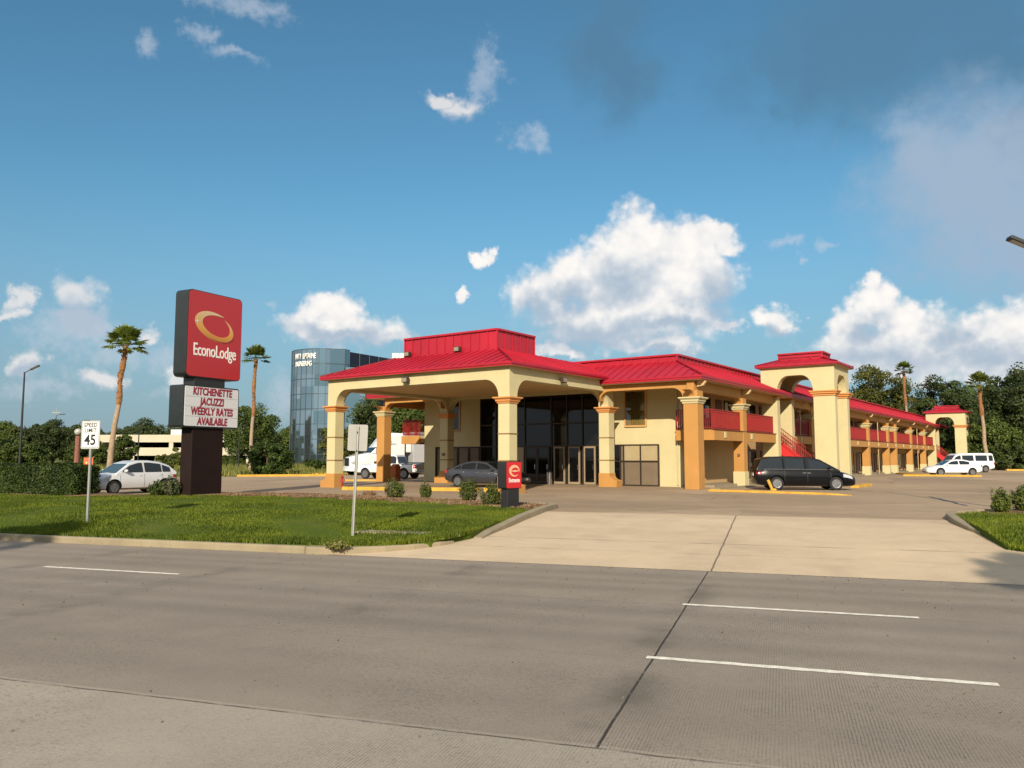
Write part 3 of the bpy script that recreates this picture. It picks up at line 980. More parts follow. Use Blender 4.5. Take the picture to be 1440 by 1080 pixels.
# ---- drive-through canopy
cw = .64
CU = (-33.85, -22.05)     # column centres
CV = (30.45, 40.0)
for cu_ in CU:
    for cv_ in CV:
        c = mpart(MB().box(cu_ - cw / 2, cu_ + cw / 2, cv_ - cw / 2, cv_ + cw / 2, 0, 4.46), 'canopy_column', CREAM, bevel=.015)
        mpart(cap_mb(cu_, cv_, cw, 4.16, 4.47), 'capital', TERRA, c)
        for z in (1.46, 2.72):
            m = MB().box(cu_ - cw / 2 - .022, cu_ + cw / 2 + .022, cv_ - cw / 2 - .022, cv_ + cw / 2 + .022, z, z + .055)
            mpart(m, 'ring_moulding', mat('groove_trim', (.22, .13, .05), .8), c)
        sg = -1 if cu_ < -28 else 1
        m = MB().box(cu_ - cw / 2 - .03, cu_ + cw / 2 + .03, cv_ - cw / 2 - .03, cv_ + cw / 2 + .03, -.02, .76)
        prof = [(cu_ + sg * (cw / 2 + .028), -.02), (cu_ + sg * (cw / 2 + .46), -.02), (cu_ + sg * (cw / 2 + .46), .36), (cu_ + sg * (cw / 2 + .2), .42), (cu_ + sg * (cw / 2 + .08), .52), (cu_ + sg * (cw / 2 + .028), .62)]
        m.prism(prof, 'y', cv_ - cw / 2 - .02, cv_ + cw / 2 + .02)
        mpart(m, 'column_base', ORANGE, c, bevel=.015)
ct = .5
e = cw / 2
ctop = 5.92
mpart(arch_beam('u', CU[0] - e, CU[1] + e, cw, cw, CV[0] - ct / 2 - .05, CV[0] + ct / 2, 4.47, 5.34, ctop, .8), 'canopy_beam', CREAM)
mpart(arch_beam('u', CU[0] - e, CU[1] + e, cw, cw, CV[1] - ct / 2, CV[1] + ct / 2, 4.47, 5.34, ctop, .8), 'canopy_beam', CREAM)
for cu_, s_ in ((CU[0], -1), (CU[1], 1)):
    mpart(arch_beam('v', CV[0] + ct / 2 + .003, CV[1] - ct / 2 - .003, cw - .57, cw - .57, cu_ - ct / 2 - .07, cu_ + ct / 2 + .07, 4.47, 5.34, ctop, .8), 'canopy_beam', CREAM)
mpart(MB().box(CU[0], CU[1], CV[0], 42, 5.5, 5.56), 'canopy_ceiling', SOFFIT)
# canopy roof
ce = 6.08
u0, u1, v0 = CU[0] - .66, CU[1] + .66, CV[0] - .62
m = MB()
cd_ = 2.95
ct_z = 7.2
slope(m, (u0, v0), (u1, v0), (u0 + cd_, v0 + cd_), (u1 - cd_, v0 + cd_), ce, ct_z, .17)
slope(m, (u1, v0), (u1, 44.6), (u1 - cd_, v0 + cd_), (u1 - cd_, 44.6), ce, ct_z, .17)
slope(m, (u0, 44.6), (u0, v0), (u0 + cd_, 44.6), (u0 + cd_, v0 + cd_), ce, ct_z, .17)
m.box(u0 + cd_ - .05, u1 - cd_ + .05, v0 + cd_ - .05, 44.6, ct_z - .06, ct_z + .02)
mpart(m, 'canopy_roof', REDROOF)
m = MB()
bx = [(u0 + cd_ + .55, v0 + cd_ + .15), (u1 - cd_ - .2, v0 + cd_ + .15), (u1 - cd_ - .2, v0 + cd_ + 3.6), (u0 + cd_ + .55, v0 + cd_ + 3.6)]
band(m, bx, ct_z + .02, 8.24, .58, closed=True)
m.box(bx[0][0] + .15, bx[1][0] - .15, bx[0][1] + .15, bx[2][1] - .15, 8.0, 8.06)
mpart(m, 'roof_parapet', REDROOF)
m = MB()
m.box(u0 + .1, u1 - .1, v0 + .1, 41.0, 5.922, 5.95)
mpart(m, 'canopy_soffit', SOFFIT)
# flood lights on the canopy
def flood(p, d):
    m = MB()
    d = Vector(d).normalized()
    p = Vector(p)
    m.bar(p - d * .02, p + d * .12, .12, .12)
    q = p + d * .2
    s = d.cross(Vector((0, 0, 1)))
    m.bar(q - s * .19 + Vector((0, 0, -.03)), q + s * .19 + Vector((0, 0, -.03)), .2, .26)
    f = mpart(m, 'flood_light', mat('bronze_lamp_housing', (.045, .03, .02), .5), bevel=.02)
    m = MB().bar(q - s * .15 + d * .085 + Vector((0, 0, -.03)), q + s * .15 + d * .085 + Vector((0, 0, -.03)), .05, .19)
    mpart(m, 'lens', mat('lamp_glass', (.25, .22, .16), .15), f)
flood((-28.15, CV[0] - .3, 5.62), (0, -1, 0))
flood((CU[1] + .33, 34.6, 5.6), (1, 0, 0))
flood((-30.6, bx[0][1] - .03, 7.42), (0, -1, 0))
flood((-27.0, bx[0][1] - .03, 7.42), (0, -1, 0))
text_part('house_number', '115', .24, mat('pale_number', (.62, .50, .30), .6), motel,
          face_mtx((-27.3 - MO[0], CV[0] - ct / 2 - .055 - MO[1], 5.64), (1, 0, 0)), depth=.008)

# ---- lobby storefront
gu0, gu1 = -32.7, -23.4
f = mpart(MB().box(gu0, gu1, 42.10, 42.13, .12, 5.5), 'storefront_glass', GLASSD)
m = MB()
mu = [gu0 + .04, -31.4, -29.95, -29.1, -27.1, -25.95, -24.85, gu1 - .04]
for x in mu:
    m.box(x - .04, x + .04, 42.03, 42.18, .0, 5.56)
for z in (.06, 2.34, 3.74, 5.5):
    m.box(gu0, gu1, 42.04, 42.17, z - .045, z + .045)
mpart(m, 'mullion', MULL, f)
for (a, b) in ((-29.0, -28.1), (-28.08, -27.18), (-26.85, -26.05), (-25.8, -24.98), (-24.7, -23.9)):
    tan = a > -27
    fr = mat('tan_door_frame', (.26, .20, .13), .6) if tan else MULL
    d = MB()
    d.box(a, a + .09, 41.93, 42.02, .02, 2.3); d.box(b - .09, b, 41.93, 42.02, .02, 2.3)
    d.box(a + .09, b - .09, 41.93, 42.02, 2.2, 2.3); d.box(a + .09, b - .09, 41.93, 42.02, .02, .16)
    dd = mpart(d, 'entrance_door', fr)
    mpart(MB().box(a + .09, b - .09, 41.96, 41.98, .16, 2.2), 'pane', GLASSD, dd)
    mpart(MB().tube([(b - .14, 41.9, .9), (b - .14, 41.9, 1.2)], .018, 6).box(b - .155, b - .125, 41.9, 41.94, .98, 1.12), 'handle', CHROME, dd)
mpart(MB().box(-29.9, -29.15, 41.97, 42.025, .15, 2.28).box(-29.62, -29.42, 41.93, 41.965, 1.15, 1.45, 1), 'lobby_panel', [BEIGEP, BLACKM])
# ground floor panels left of the lobby
pp = mpart(MB().box(-36.6, -32.74, 42.12, 42.2, .04, 2.36), 'panel_wall', BROWNP)
m = MB()
for x in (-36.56, -35.6, -34.65, -33.7, -32.78):
    m.box(x - .045, x + .045, 42.02, 42.115, 0, 2.355)
m.box(-36.6, -32.74, 42.03, 42.11, 2.27, 2.355)
mpart(m, 'mullion', MULL, pp)
# storefront right of the canopy
g_ = mpart(MB().box(-23.15, -19.75, 41.93, 41.995, .06, 2.36), 'panel_wall', BROWNP)
m = MB()
for x in (-23.15, -22.2, -21.98, -20.9, -19.78):
    m.box(x - .035, x + .035, 41.86, 41.93, .02, 2.38)
for z in (.04, 1.42, 2.36):
    m.box(-23.15, -19.75, 41.865, 41.925, z - .035, z + .035)
mpart(m, 'mullion', MULL, g_)
mpart(MB().box(-23.1, -22.24, 41.90, 41.928, .09, 2.32), 'pane', GLASSD, g_)
mpart(MB().box(-21.94, -20.94, 41.905, 41.928, 1.46, 2.32).box(-20.86, -19.82, 41.905, 41.928, 1.46, 2.32), 'blind', mat('drawn_blind_behind_glass', (.36, .29, .17), .12, var=.08), g_)


def hotel_window(a, b, z0, z1, v, curtain=True):
    m = MB()
    m.box(a - .1, a, v - .07, v, z0 - .1, z1 + .1); m.box(b, b + .1, v - .07, v, z0 - .1, z1 + .1)
    m.box(a, b, v - .07, v, z1, z1 + .1); m.box(a, b, v - .1, v, z0 - .1, z0)
    w = mpart(m, 'window', TANFR)
    m = MB()
    k = 22
    P = [(a + (b - a) * i / k, v - .02 + .012 * math.cos(i * math.pi)) for i in range(k + 1)]
    for p, q in zip(P, P[1:]):
        m.add([(p[0], p[1], z0), (q[0], q[1], z0), (q[0], q[1], z1), (p[0], p[1], z1)], [(0, 1, 2, 3)])
    mpart(m, 'curtain', CURTAIN, w)
    gm = bpy.data.materials.get('thin_window_glass')
    if gm is None:
        gm = bpy.data.materials.new('thin_window_glass'); gm.use_nodes = True
        N = NT(gm.node_tree); N.n.clear()
        o_ = N.new('ShaderNodeOutputMaterial'); tr = N.new('ShaderNodeBsdfTransparent'); tr.inputs[0].default_value = (.80, .79, .72, 1)
        gl = N.new('ShaderNodeBsdfGlossy'); gl.inputs['Roughness'].default_value = .02
        fz = N.new('ShaderNodeFresnel'); fz.inputs[0].default_value = 1.6
        mx = N.new('ShaderNodeMixShader')
        N.l.new(fz.outputs[0], mx.inputs[0]); N.l.new(tr.outputs[0], mx.inputs[1]); N.l.new(gl.outputs[0], mx.inputs[2]); N.l.new(mx.outputs[0], o_.inputs[0])
    mpart(MB().box(a, b, v - .052, v - .046, z0, z1), 'pane', gm, w)
hotel_window(-21.85, -20.6, 3.5, 5.46, 42)
hotel_window(-35.7, -34.45, 3.5, 5.46, 42)

# ---- corridors of the long wing: columns, beams, balcony, railings, doors and windows
ow = .62
CUW = -16.55
cols = [39.35, 46.2, 60.6, 69.9, 79.3, 88.3, 92.3, 101.5, 110.9]
T1V, T2V = 52.0, 118.4


def orange_column(cu_, cv_, w, with_base=True):
    c = mpart(MB().box(cu_ - w / 2, cu_ + w / 2, cv_ - w / 2, cv_ + w / 2, 0, 5.1), 'corridor_column', ORANGE, bevel=.015)
    mpart(cap_mb(cu_, cv_, w, 4.42, 4.76), 'capital', CREAM, c)
    if with_base:
        mpart(MB().box(cu_ - w / 2 - .04, cu_ + w / 2 + .04, cv_ - w / 2 - .04, cv_ + w / 2 + .04, -.02, .82), 'column_base', CREAM, c, bevel=.015)
    # shoulders that flare into the beam
    for s_ in (-1, 1):
        m = MB()
        pr = [(cv_ + s_ * w / 2, 4.78)] + [(cv_ + s_ * (w / 2 + .62 * (1 - math.cos(math.pi / 2 * i / 7))), 4.78 + .33 * math.sin(math.pi / 2 * i / 7)) for i in range(1, 8)] + [(cv_ + s_ * w / 2, 5.11)]
        m.prism(pr, 'x', cu_ - .2, cu_ + .2)
        mpart(m, 'bracket', ORANGE, c)
    return c


for i, cv_ in enumerate(cols):
    orange_column(CUW, cv_, .78 if i == 0 else ow, i > 0)
orange_column(-39.05, 39.5, .70, False)
orange_column(-39.05, 47.0, .62, True)
orange_column(-39.05, 54.5, .62, True)
# beam over the columns
for a_, b_ in ((39.0, 52.4), (56.2, 118.7), (122.8, 127.5)):
    mpart(MB().box(CUW - .2, CUW + .2, a_, b_, 5.1, 5.625), 'corridor_beam', ORANGE)
mpart(arch_beam('u', -22.0, CUW - .204, .02, .3, 39.15, 39.55, 4.78, 5.3, 5.625, .62), 'front_beam', ORANGE)
mpart(arch_beam('u', -38.7, -33.7, .02, .02, 39.2, 39.6, 4.78, 5.3, 5.625, .62), 'front_beam', ORANGE)
mpart(MB().box(-39.25, -38.85, 39.7, 60, 5.1, 5.625), 'side_beam', ORANGE)
# rafter ends under the eave
for cv_ in cols:
    mpart(MB().prism([(-16.3, 5.3), (-15.95, 5.36), (-15.85, 5.5), (-15.85, 5.62), (-16.3, 5.62)], 'y', cv_ - .09, cv_ + .09), 'rafter_tail', SOFFIT)
# balcony slab and its fascia
bu1 = CUW + .28
for a, b in ((41.45, T1V + .02), (T1V + 4.0, T2V), (T2V + 4.2, 126.0)):
    s_ = mpart(MB().box(CW + .004, bu1 - .12, a + .1, b, 2.7, 3.08), 'balcony', SOFFIT)
    m = MB().box(bu1 - .12, bu1, a, b, 2.58, 3.14)
    m.box(CW + .01, bu1 - .124, a, a + .1, 2.58, 3.14)
    mpart(m, 'fascia', ORANGE, s_)
    m = MB()
    v = a + 1.6
    while v < b - 1:
        m.box(bu1, bu1 + .045, v - .13, v + .13, 2.72, 3.05)
        v += 4.3
    mpart(m, 'ornament', CREAM, s_)
    m = MB().box(bu1 - .13, bu1 + .05, a - .05, b, 3.142, 3.17)
    mpart(m, 'drip_edge', MAROON, s_)
s_ = mpart(MB().box(-39.2, BW - .004, 41.6, 58, 2.7, 3.08), 'balcony', SOFFIT)
mpart(MB().box(-39.3, BW - .01, 41.48, 41.596, 2.58, 3.14).box(-39.32, -39.204, 41.6, 58, 2.58, 3.14), 'fascia', ORANGE, s_)


def railing(p, q, z=3.17, h=1.08, name='railing', sp=.115):
    p, q = Vector((*p, 0)), Vector((*q, 0))
    m = MB()
    Z = lambda P_, zz: (P_.x, P_.y, zz)
    m.bar(Z(p, z + h), Z(q, z + h), .06, .05)
    m.bar(Z(p, z + h - .14), Z(q, z + h - .14), .035, .03)
    m.bar(Z(p, z + .10), Z(q, z + .10), .045, .04)
    L = (q - p).length
    k = int(L / sp)
    for i in range(k + 1):
        r = p.lerp(q, i / k)
        w = .05 if i in (0, k) else .030
        m.bar(Z(r, z), Z(r, z + h), w, w)
    return mpart(m, name, REDRAIL)


ru = CUW + .1
stops = [41.6] + [c for c in cols if c > 41] 
prev = 41.55
spans = []
for cv_ in cols[1:]:
    spans.append((prev, cv_ - ow / 2)); prev = cv_ + ow / 2
spans.append((prev, T2V)); spans.append((T2V + 4.4, 126))
for a, b in spans:
    for lo_, hi_ in ((a, min(b, T1V)), (max(a, T1V + 4.3), b)):
        if hi_ - lo_ > .5 and not (a > T1V and a < T1V + 4.3 and lo_ == a):
            railing((ru, lo_), (ru, hi_))
railing((CW + .03, 41.53), (ru, 41.53))
railing((-39.2, 41.55), (BW - .03, 41.55))
railing((-39.25, 41.6), (-39.25, 46.7)); railing((-39.25, 47.3), (-39.25, 54.2))

# guest rooms: a door and a curtained window per bay on each floor
v = 43.4
bay = 4.05
k = 0
while v < 125:
    for z0 in (0.02, 3.12):
        if not (T1V - .3 < v < T1V - .2):
            skip_ground = (z0 < 1 and v < 50.0)          # blank wall in the first bay
            if not skip_ground:
                d = mpart(MB().box(CW, CW + .05, v, v + .95, z0, z0 + 2.08), 'guest_door', MAROON)
                mpart(MB().ball((CW + .08, v + .85, z0 + 1.0), .04, .04, .04, 8, 5), 'knob', CHROME, d)
                fr = MB()
                a, b = v + 1.45, v + 3.05
                fr.box(CW, CW + .06, a - .07, a, z0 + .25, z0 + 2.1); fr.box(CW, CW + .06, b, b + .07, z0 + .25, z0 + 2.1)
                fr.box(CW, CW + .06, a, b, z0 + 2.03, z0 + 2.1); fr.box(CW, CW + .06, a, b, z0 + .25, z0 + .32)
                fr.box(CW, CW + .05, (a + b) / 2 - .03, (a + b) / 2 + .03, z0 + .32, z0 + 2.03)
                w = mpart(fr, 'guest_window', MULL)
                mpart(MB().box(CW + .003, CW + .02, a, b, z0 + .32, z0 + 2.03), 'pane', GLASSW, w)
                if (k * 7) % 3:
                    c0 = a + .1 + .5 * ((k * 3) % 3) / 3
                    mpart(MB().box(CW + .021, CW + .026, c0, c0 + .45, z0 + .36, z0 + 1.98), 'curtain', mat('white_sheer', (.55, .50, .42), .7), w)
    v += bay
    k += 1
mpart(MB().box(CW, bu1 - .4, 42.31, 126, -.02, .12), 'walkway', CONC)
mpart(MB().box(CW + .3, bu1 - .2, 126.0, 127, -.02, .12), 'walkway', CONC)
for i, v in enumerate((45.0, 64.4, 76.5, 88.9, 100.7)):
    mpart(MB().ball((CW + .12, v, 5.25), .1, .1, .1, 10, 6), 'corridor_lamp', mat('opal_globe', (.75, .72, .62), .3))


# ---- stair towers
def stair_tower(v0, pier=1.02, u0=-17.15, u1=-12.55, dv=3.7):
    t = mpart(MB().box(u0, u0 + pier, v0, v0 + .6, 0, 5.55), 'stair_tower', CREAM, bevel=.015)
    P = lambda mb, nm, mt, **kw: mpart(mb, nm, mt, t, **kw)
    rp = 1.3
    for (a, b, c, d) in ((u1 - rp, u1, v0, v0 + .6), (u0, u0 + pier, v0 + dv - .6, v0 + dv), (u1 - rp, u1, v0 + dv - .6, v0 + dv)):
        P(MB().box(a, b, c, d, -.02, 5.55), 'pier', CREAM, bevel=.015)
    for (a, b, c, d) in ((u0, u0 + pier, v0, v0 + .6), (u1 - rp, u1, v0, v0 + .6), (u0, u0 + pier, v0 + dv - .6, v0 + dv), (u1 - rp, u1, v0 + dv - .6, v0 + dv)):
        m = MB()
        m.box(a - .07, b + .07, c - .07, d + .07, 5.5, 5.62); m.box(a - .15, b + .15, c - .15, d + .15, 5.62, 5.74); m.box(a - .22, b + .22, c - .22, d + .22, 5.74, 5.83)
        P(m, 'capital', TERRA, bevel=.02)
    zt = 7.42
    P(arch_beam('u', u0, u1, pier, rp, v0, v0 + .6, 5.83, 6.88, zt, .75), 'arch', CREAM)
    P(arch_beam('u', u0, u1, pier, rp, v0 + dv - .6, v0 + dv, 5.83, 6.88, zt, .75), 'arch', CREAM)
    P(arch_beam('v', v0 + .603, v0 + dv - .603, .1, .1, u1 - .5, u1 - .004, 5.83, 6.88, zt, .75), 'arch', CREAM)
    P(arch_beam('v', v0 + .603, v0 + dv - .603, .1, .1, u0 + .004, u0 + .5, 5.83, 6.88, zt, .75), 'arch', CREAM)
    P(MB().box(u0 + .5, u1 - .5, v0 + .6, v0 + dv - .6, 7.2, 7.24), 'ceiling', SOFFIT)
    m = MB()
    o_ = .27
    A, B, C_, D_ = (u0 - o_, v0 - o_), (u1 + o_, v0 - o_), (u1 + o_, v0 + dv + o_), (u0 - o_, v0 + dv + o_)
    i_ = 1.2
    a, b, c, d = (A[0] + i_, A[1] + i_), (B[0] - i_, B[1] + i_), (C_[0] - i_, C_[1] - i_), (D_[0] + i_, D_[1] - i_)
    for (e0, e1, t0, t1) in ((A, B, a, b), (B, C_, b, c), (C_, D_, c, d), (D_, A, d, a)):
        slope(m, e0, e1, t0, t1, zt + .16, 7.98, .14, .6)
    band(m, [a, b, c, d], 7.98, 8.36, .6, closed=True)
    m.box(a[0], b[0], a[1], d[1], 8.06, 8.14)
    P(m, 'tower_roof', REDROOF)
    P(MB().box(A[0] + .05, B[0] - .05, A[1] + .05, C_[1] - .05, zt + .002, zt + .03), 'tower_soffit', SOFFIT)
    # the stair: climbs from the outer pier up to the balcony
    m = MB()
    s0, s1 = u1 - 1.25, -17.3
    vv0, vv1 = v0 + 1.0, v0 + 2.35
    for q in (vv0, vv1):
        m.prism([(s0, .02), (s0 - .35, .02), (s1, 2.76), (s1, 3.14), (s1 + .1, 3.14), (s0, .42)], 'y', q - .04, q + .04)
    nst = 17
    for i in range(nst):
        x = s0 - .1 - (s0 - s1) * i / nst
        z = .18 + 2.9 * i / nst
        m.box(x - .29, x, vv0 + .041, vv1 - .041, z - .05, z)
    P(m, 'staircase', mat('bright_red_stringer', (.62, .02, .02), .5, var=.08))
    m = MB()
    for q in (vv0, vv1):
        m.bar((s0, q, 1.3), (s1, q, 4.1), .05, .05)
        m.bar((s0, q, .55), (s1, q, 3.32), .035, .035)
        kk = 30
        for i in range(kk + 1):
            x = s0 + (s1 - s0) * i / kk
            m.bar((x, q, .42 + 2.75 * i / kk), (x, q, 1.3 + 2.8 * i / kk), .028, .028)
        m.bar((s0, q, .0), (s0, q, 1.32), .06, .06)
    # screened side of the lower run
    P(m, 'stair_railing', REDRAIL)
    P(MB().box(u0 + pier + .05, s1 + 1.2, v0 + 1.1, v0 + 2.3, 3.0, 3.12), 'landing', SOFFIT)
    P(MB().box(u0 - .1, u1 + .15, v0 - .15, v0 + dv + .15, -.03, .1), 'plinth', CONC, bevel=.02)


stair_tower(T1V)
stair_tower(T2V)
# back parts of the building nobody can see in the photograph stay plain
mpart(MB().box(-15.9, -15.4, 39.9, 126.5, -.02, .055), 'walk_edge', CONC)

mpart(MB().box(CU[0] - .12, CU[0] + .12, CV[1] - cw / 2 - .05, CV[1] - cw / 2 - .003, 1.75, 1.92), 'electric_box', mat('rusty_box', (.16, .09, .06), .7))
mpart(MB().box(CUW - .04, CUW + .08, 46.2 - ow / 2 - .09, 46.2 - ow / 2 - .003, 1.72, 1.86), 'electric_box', MATS['rusty_box'])
for v_ in (58.0, 84.0, 106.2):
    mpart(MB().tube([(-15.98, v_, 5.55), (-16.42, v_, 5.2), (-16.42, v_, .1)], .045, 8), 'downpipe', BEIGE)
mpart(MB().tube([(-18.62, 41.94, 5.5), (-18.62, 41.94, .1)], .04, 8), 'downpipe', CREAM)

# ------------------------------------------------------------------ signs and street furniture
def rounded(w, h, r, k=6):
    """outline of a rounded rectangle, lower left at the origin"""
    P = []
    for cx, cy, a0 in ((w - r, r, -90), (w - r, h - r, 0), (r, h - r, 90), (r, r, 180)):
        for i in range(k + 1):
            a = R(a0 + 90 * i / k)
            P.append((cx + r * math.cos(a), cy + r * math.sin(a)))
    return P


def swirl(rx, ry, th, a0, a1, inward=.0, k=46, cx=0, cy=0, depth=.01):
    """crescent ring that starts and ends in a point"""
    m = MB()
    rings = []
    for i in range(k + 1):
        t = i / k
        a = R(a0 + (a1 - a0) * t)
        w = th * (math.sin(math.pi * min(1, t * 1.0)) ** .75) * (1.15 - .5 * t)
        ro = 1 - inward * t
        ri = ro - w
        o_ = (cx + rx * ro * math.cos(a), cy + ry * ro * math.sin(a))
        n_ = (cx + rx * ri * math.cos(a), cy + ry * ri * math.sin(a) * (1 - .25 * w))
        rings.append((o_, n_))
    V = []
    for (o_, n_) in rings:
        V += [(o_[0], o_[1], depth), (n_[0], n_[1], depth), (o_[0], o_[1], 0), (n_[0], n_[1], 0)]
    F = []
    for i in range(k):
        a, b = i * 4, (i + 1) * 4
        F += [(a, b, b + 1, a + 1), (a, a + 2, b + 2, b), (a + 1, b + 1, b + 3, a + 3)]
    return m.add(V, F)


def place_mb(m, mtx):
    m.v = [tuple(mtx @ Vector(p)) for p in m.v]
    return m


GOLD = bpy.data.materials.new('gold_to_cream_print'); GOLD.use_nodes = True
N = NT(GOLD.node_tree)
gx, gy, gz = N.sep(N.new('ShaderNodeTexCoord').outputs['Generated'])
N.l.new(N.ramp(N.math('ADD', N.math('MULTIPLY', gz, .8), N.math('MULTIPLY', gx, .15)), [(0, (.42, .13, .02)), (.35, (.60, .30, .06)), (1, (.62, .50, .33))]), N.n['Principled BSDF'].inputs['Base Color'])
N.n['Principled BSDF'].inputs['Roughness'].default_value = .35
SIGNRED = mat('red_sign_acrylic', (.42, .018, .022), .22, var=.04, vscale=.6)
SIGNWHITE = mat('white_sign_lettering', (.78, .77, .74), .4, var=.02)
SIGNDARK = mat('dark_sign_cabinet', (.014, .019, .021), .4, var=.2, vscale=2)
SIGNBROWN = mat('dark_brown_cladding', (.013, .005, .004), .75, var=.25, vscale=1.5, spec=.25)
MARQUEE = mat('marquee_panel', (.64, .65, .67), .3, var=.04)
MARQRED = mat('marquee_letter_red', (.28, .012, .035), .4, var=.03)

# main pylon: local x along the face, -y out of the face
phi = R(62.5)
ps = thing('pylon_sign', 'tall red roadside motel sign with gold swirl and white letterboard on a dark pedestal', 'sign', (-12.74, 34.05, 0), phi)
W_, H_, T_ = 2.92, 3.66, .76
x0, z0 = -1.52, 4.98
m = MB().prism([(x0 + a, z0 + b) for a, b in rounded(W_, H_, .2)], 'y', -.05, T_ - .05)
cab = m.build('cabinet', SIGNDARK, ps, smooth=40)
MB().prism([(x0 + .035 + a, z0 + .035 + b) for a, b in rounded(W_ - .07, H_ - .07, .17)], 'y', -.075, -.048).build('sign_face', SIGNRED, cab)
fm = lambda x, z: Matrix.Translation((x, -.076, z)) @ Matrix.Rotation(math.pi / 2, 4, 'X')
place_mb(swirl(1.14, .62, .40, 72, 428, .12), fm(-.1, 7.18) @ Matrix.Rotation(R(-14), 4, 'Z')).build('emblem', GOLD, cab)
place_mb(swirl(1.02, .5, .045, 250, 350, 0), fm(-.02, 7.12) @ Matrix.Rotation(R(-14), 4, 'Z')).build('emblem_shadow', mat('dark_red_print', (.2, .008, .012), .3), cab)
st_ = MB()
for a in range(8):
    l_ = .17 if a % 2 == 0 else .06
    d_ = Vector((math.cos(a * math.pi / 4), math.sin(a * math.pi / 4), 0)); p_ = Vector((-d_.y, d_.x, 0))
    st_.add([d_ * l_ + Vector((0, 0, .02)), p_ * .018 + Vector((0, 0, .02)), -p_ * .018 + Vector((0, 0, .02))], [(0, 1, 2)])
place_mb(st_, fm(-1.06, 7.33)).build('sparkle', SIGNWHITE, cab)
text_part('lettering', 'EconoLodge', .74, SIGNWHITE, cab, fm(-.06, 6.12), xs=.66, bold=.008, depth=.012, spacing=.95)
# letter board
xb, zb = -1.60, 2.88
lb = MB().prism([(xb + a, zb + b) for a, b in rounded(2.96, 1.76, .1)], 'y', -.06, T_ + .02).build('letterboard', SIGNDARK, ps, smooth=40)
MB().prism([(xb + .06 + a, zb + .06 + b) for a, b in rounded(2.84, 1.64, .05)], 'y', -.085, -.058).build('panel', MARQUEE, lb)
rail = MB()
for i in range(1, 4):
    rail.box(xb + .07, xb + 2.89, -.09, -.086, zb + .06 + .41 * i - .008, zb + .06 + .41 * i + .008)
rail.build('letter_track', mat('clear_track', (.45, .46, .49), .4), lb)
for i, (tx, dx) in enumerate((('KITCHENETTE', 0), ('JACUZZI', -.02), ('WEEKLY RATES', .0), ('AVAILABLE', .02))):
    text_part('lettering', tx, .43, MARQRED, lb, Matrix.Translation((xb + 1.48 + dx, -.092, zb + 1.50 - .415 * i)) @ Matrix.Rotation(math.pi / 2, 4, 'X'), xs=.74, bold=.014, depth=.004, spacing=1.02, shear=.08)
MB().box(-1.02, .62, .02, T_ - .08, -.1, 2.89).build('pedestal', SIGNBROWN, ps, bevel=.02)
MB().box(-1.02, .62, .02, T_ - .08, 4.62, 5.0).build('neck', SIGNDARK, ps, bevel=.02)
MB().box(-1.1, .7, -.06, T_, -.12, .04).build('footing', CONC, ps)

# speed limit sign
LETTER = mat('black_sign_print', (.01, .01, .011), .5)


def pole_sign(name, label, x, y, z, rz, ztop, zbot, w, face, lean=0):
    t = thing(name, label, 'sign', (x, y, z), rz)
    t.rotation_euler = (0, lean, rz)
    m = MB()
    m.box(-.03, .03, -.012, .012, -.2, ztop - z - .04)
    m.box(-.03, -.018, .012, .04, -.2, ztop - z - .04); m.box(.018, .03, .012, .04, -.2, ztop - z - .04)
    m.build('post', mat('painted_steel_post', (.30, .31, .29), .5, metal=.3, var=.12), t)
    b = MB().prism([(-w / 2 + a, zbot - z + c) for a, c in rounded(w, ztop - zbot, .04)], 'y', -.022, -.014).build('plate', ALU if face else ALU, t)
    return t, b


sl, pl_ = pole_sign('speed_limit_sign', 'white speed limit 45 sign on a thin steel post at the kerb', *street(-18.1, 17.35)[:2], -.14, R(-14), 2.66, 1.88, .61, True)
zc = 1.88 + .14
MB().prism([(-.292 + a, zc + .013 + b) for a, b in rounded(.584, .754, .035)], 'y', -.026, -.0225).build('sheeting', WHITEP, pl_)
m = MB()
for (a, b, c, d) in ((-.272, .272, .026, .04), (-.272, .272, .738, .752)):
    m.box(a, b, -.029, -.0262, zc + c, zc + d)
for a in (-.278, .266):
    m.box(a, a + .012, -.029, -.0262, zc + .04, zc + .738)
m.build('border', LETTER, pl_)
sm = lambda zz: Matrix.Translation((0, -.028, zz)) @ Matrix.Rotation(math.pi / 2, 4, 'X')
text_part('lettering', 'SPEED', .155, LETTER, pl_, sm(zc + .655), xs=1.0, bold=.003, depth=.002, spacing=1.05)
text_part('lettering', 'LIMIT', .155, LETTER, pl_, sm(zc + .505), xs=1.0, bold=.003, depth=.002, spacing=1.08)
text_part('lettering', '45', .40, LETTER, pl_, sm(zc + .235), xs=.95, bold=.008, depth=.002)

bs, _ = pole_sign('road_sign', 'blank grey back of a road sign on a steel post, facing away by the driveway', *street(-9.52, 16.75)[:2], -.2, R(176), 2.42, 1.80, .47, False, lean=R(-1.8))
m = MB()
for zz in (2.0, 2.44):
    m.bar((0, -.03, zz), (0, .05, zz), .03, .03)
m.build('bolt', BLACKM, bs)

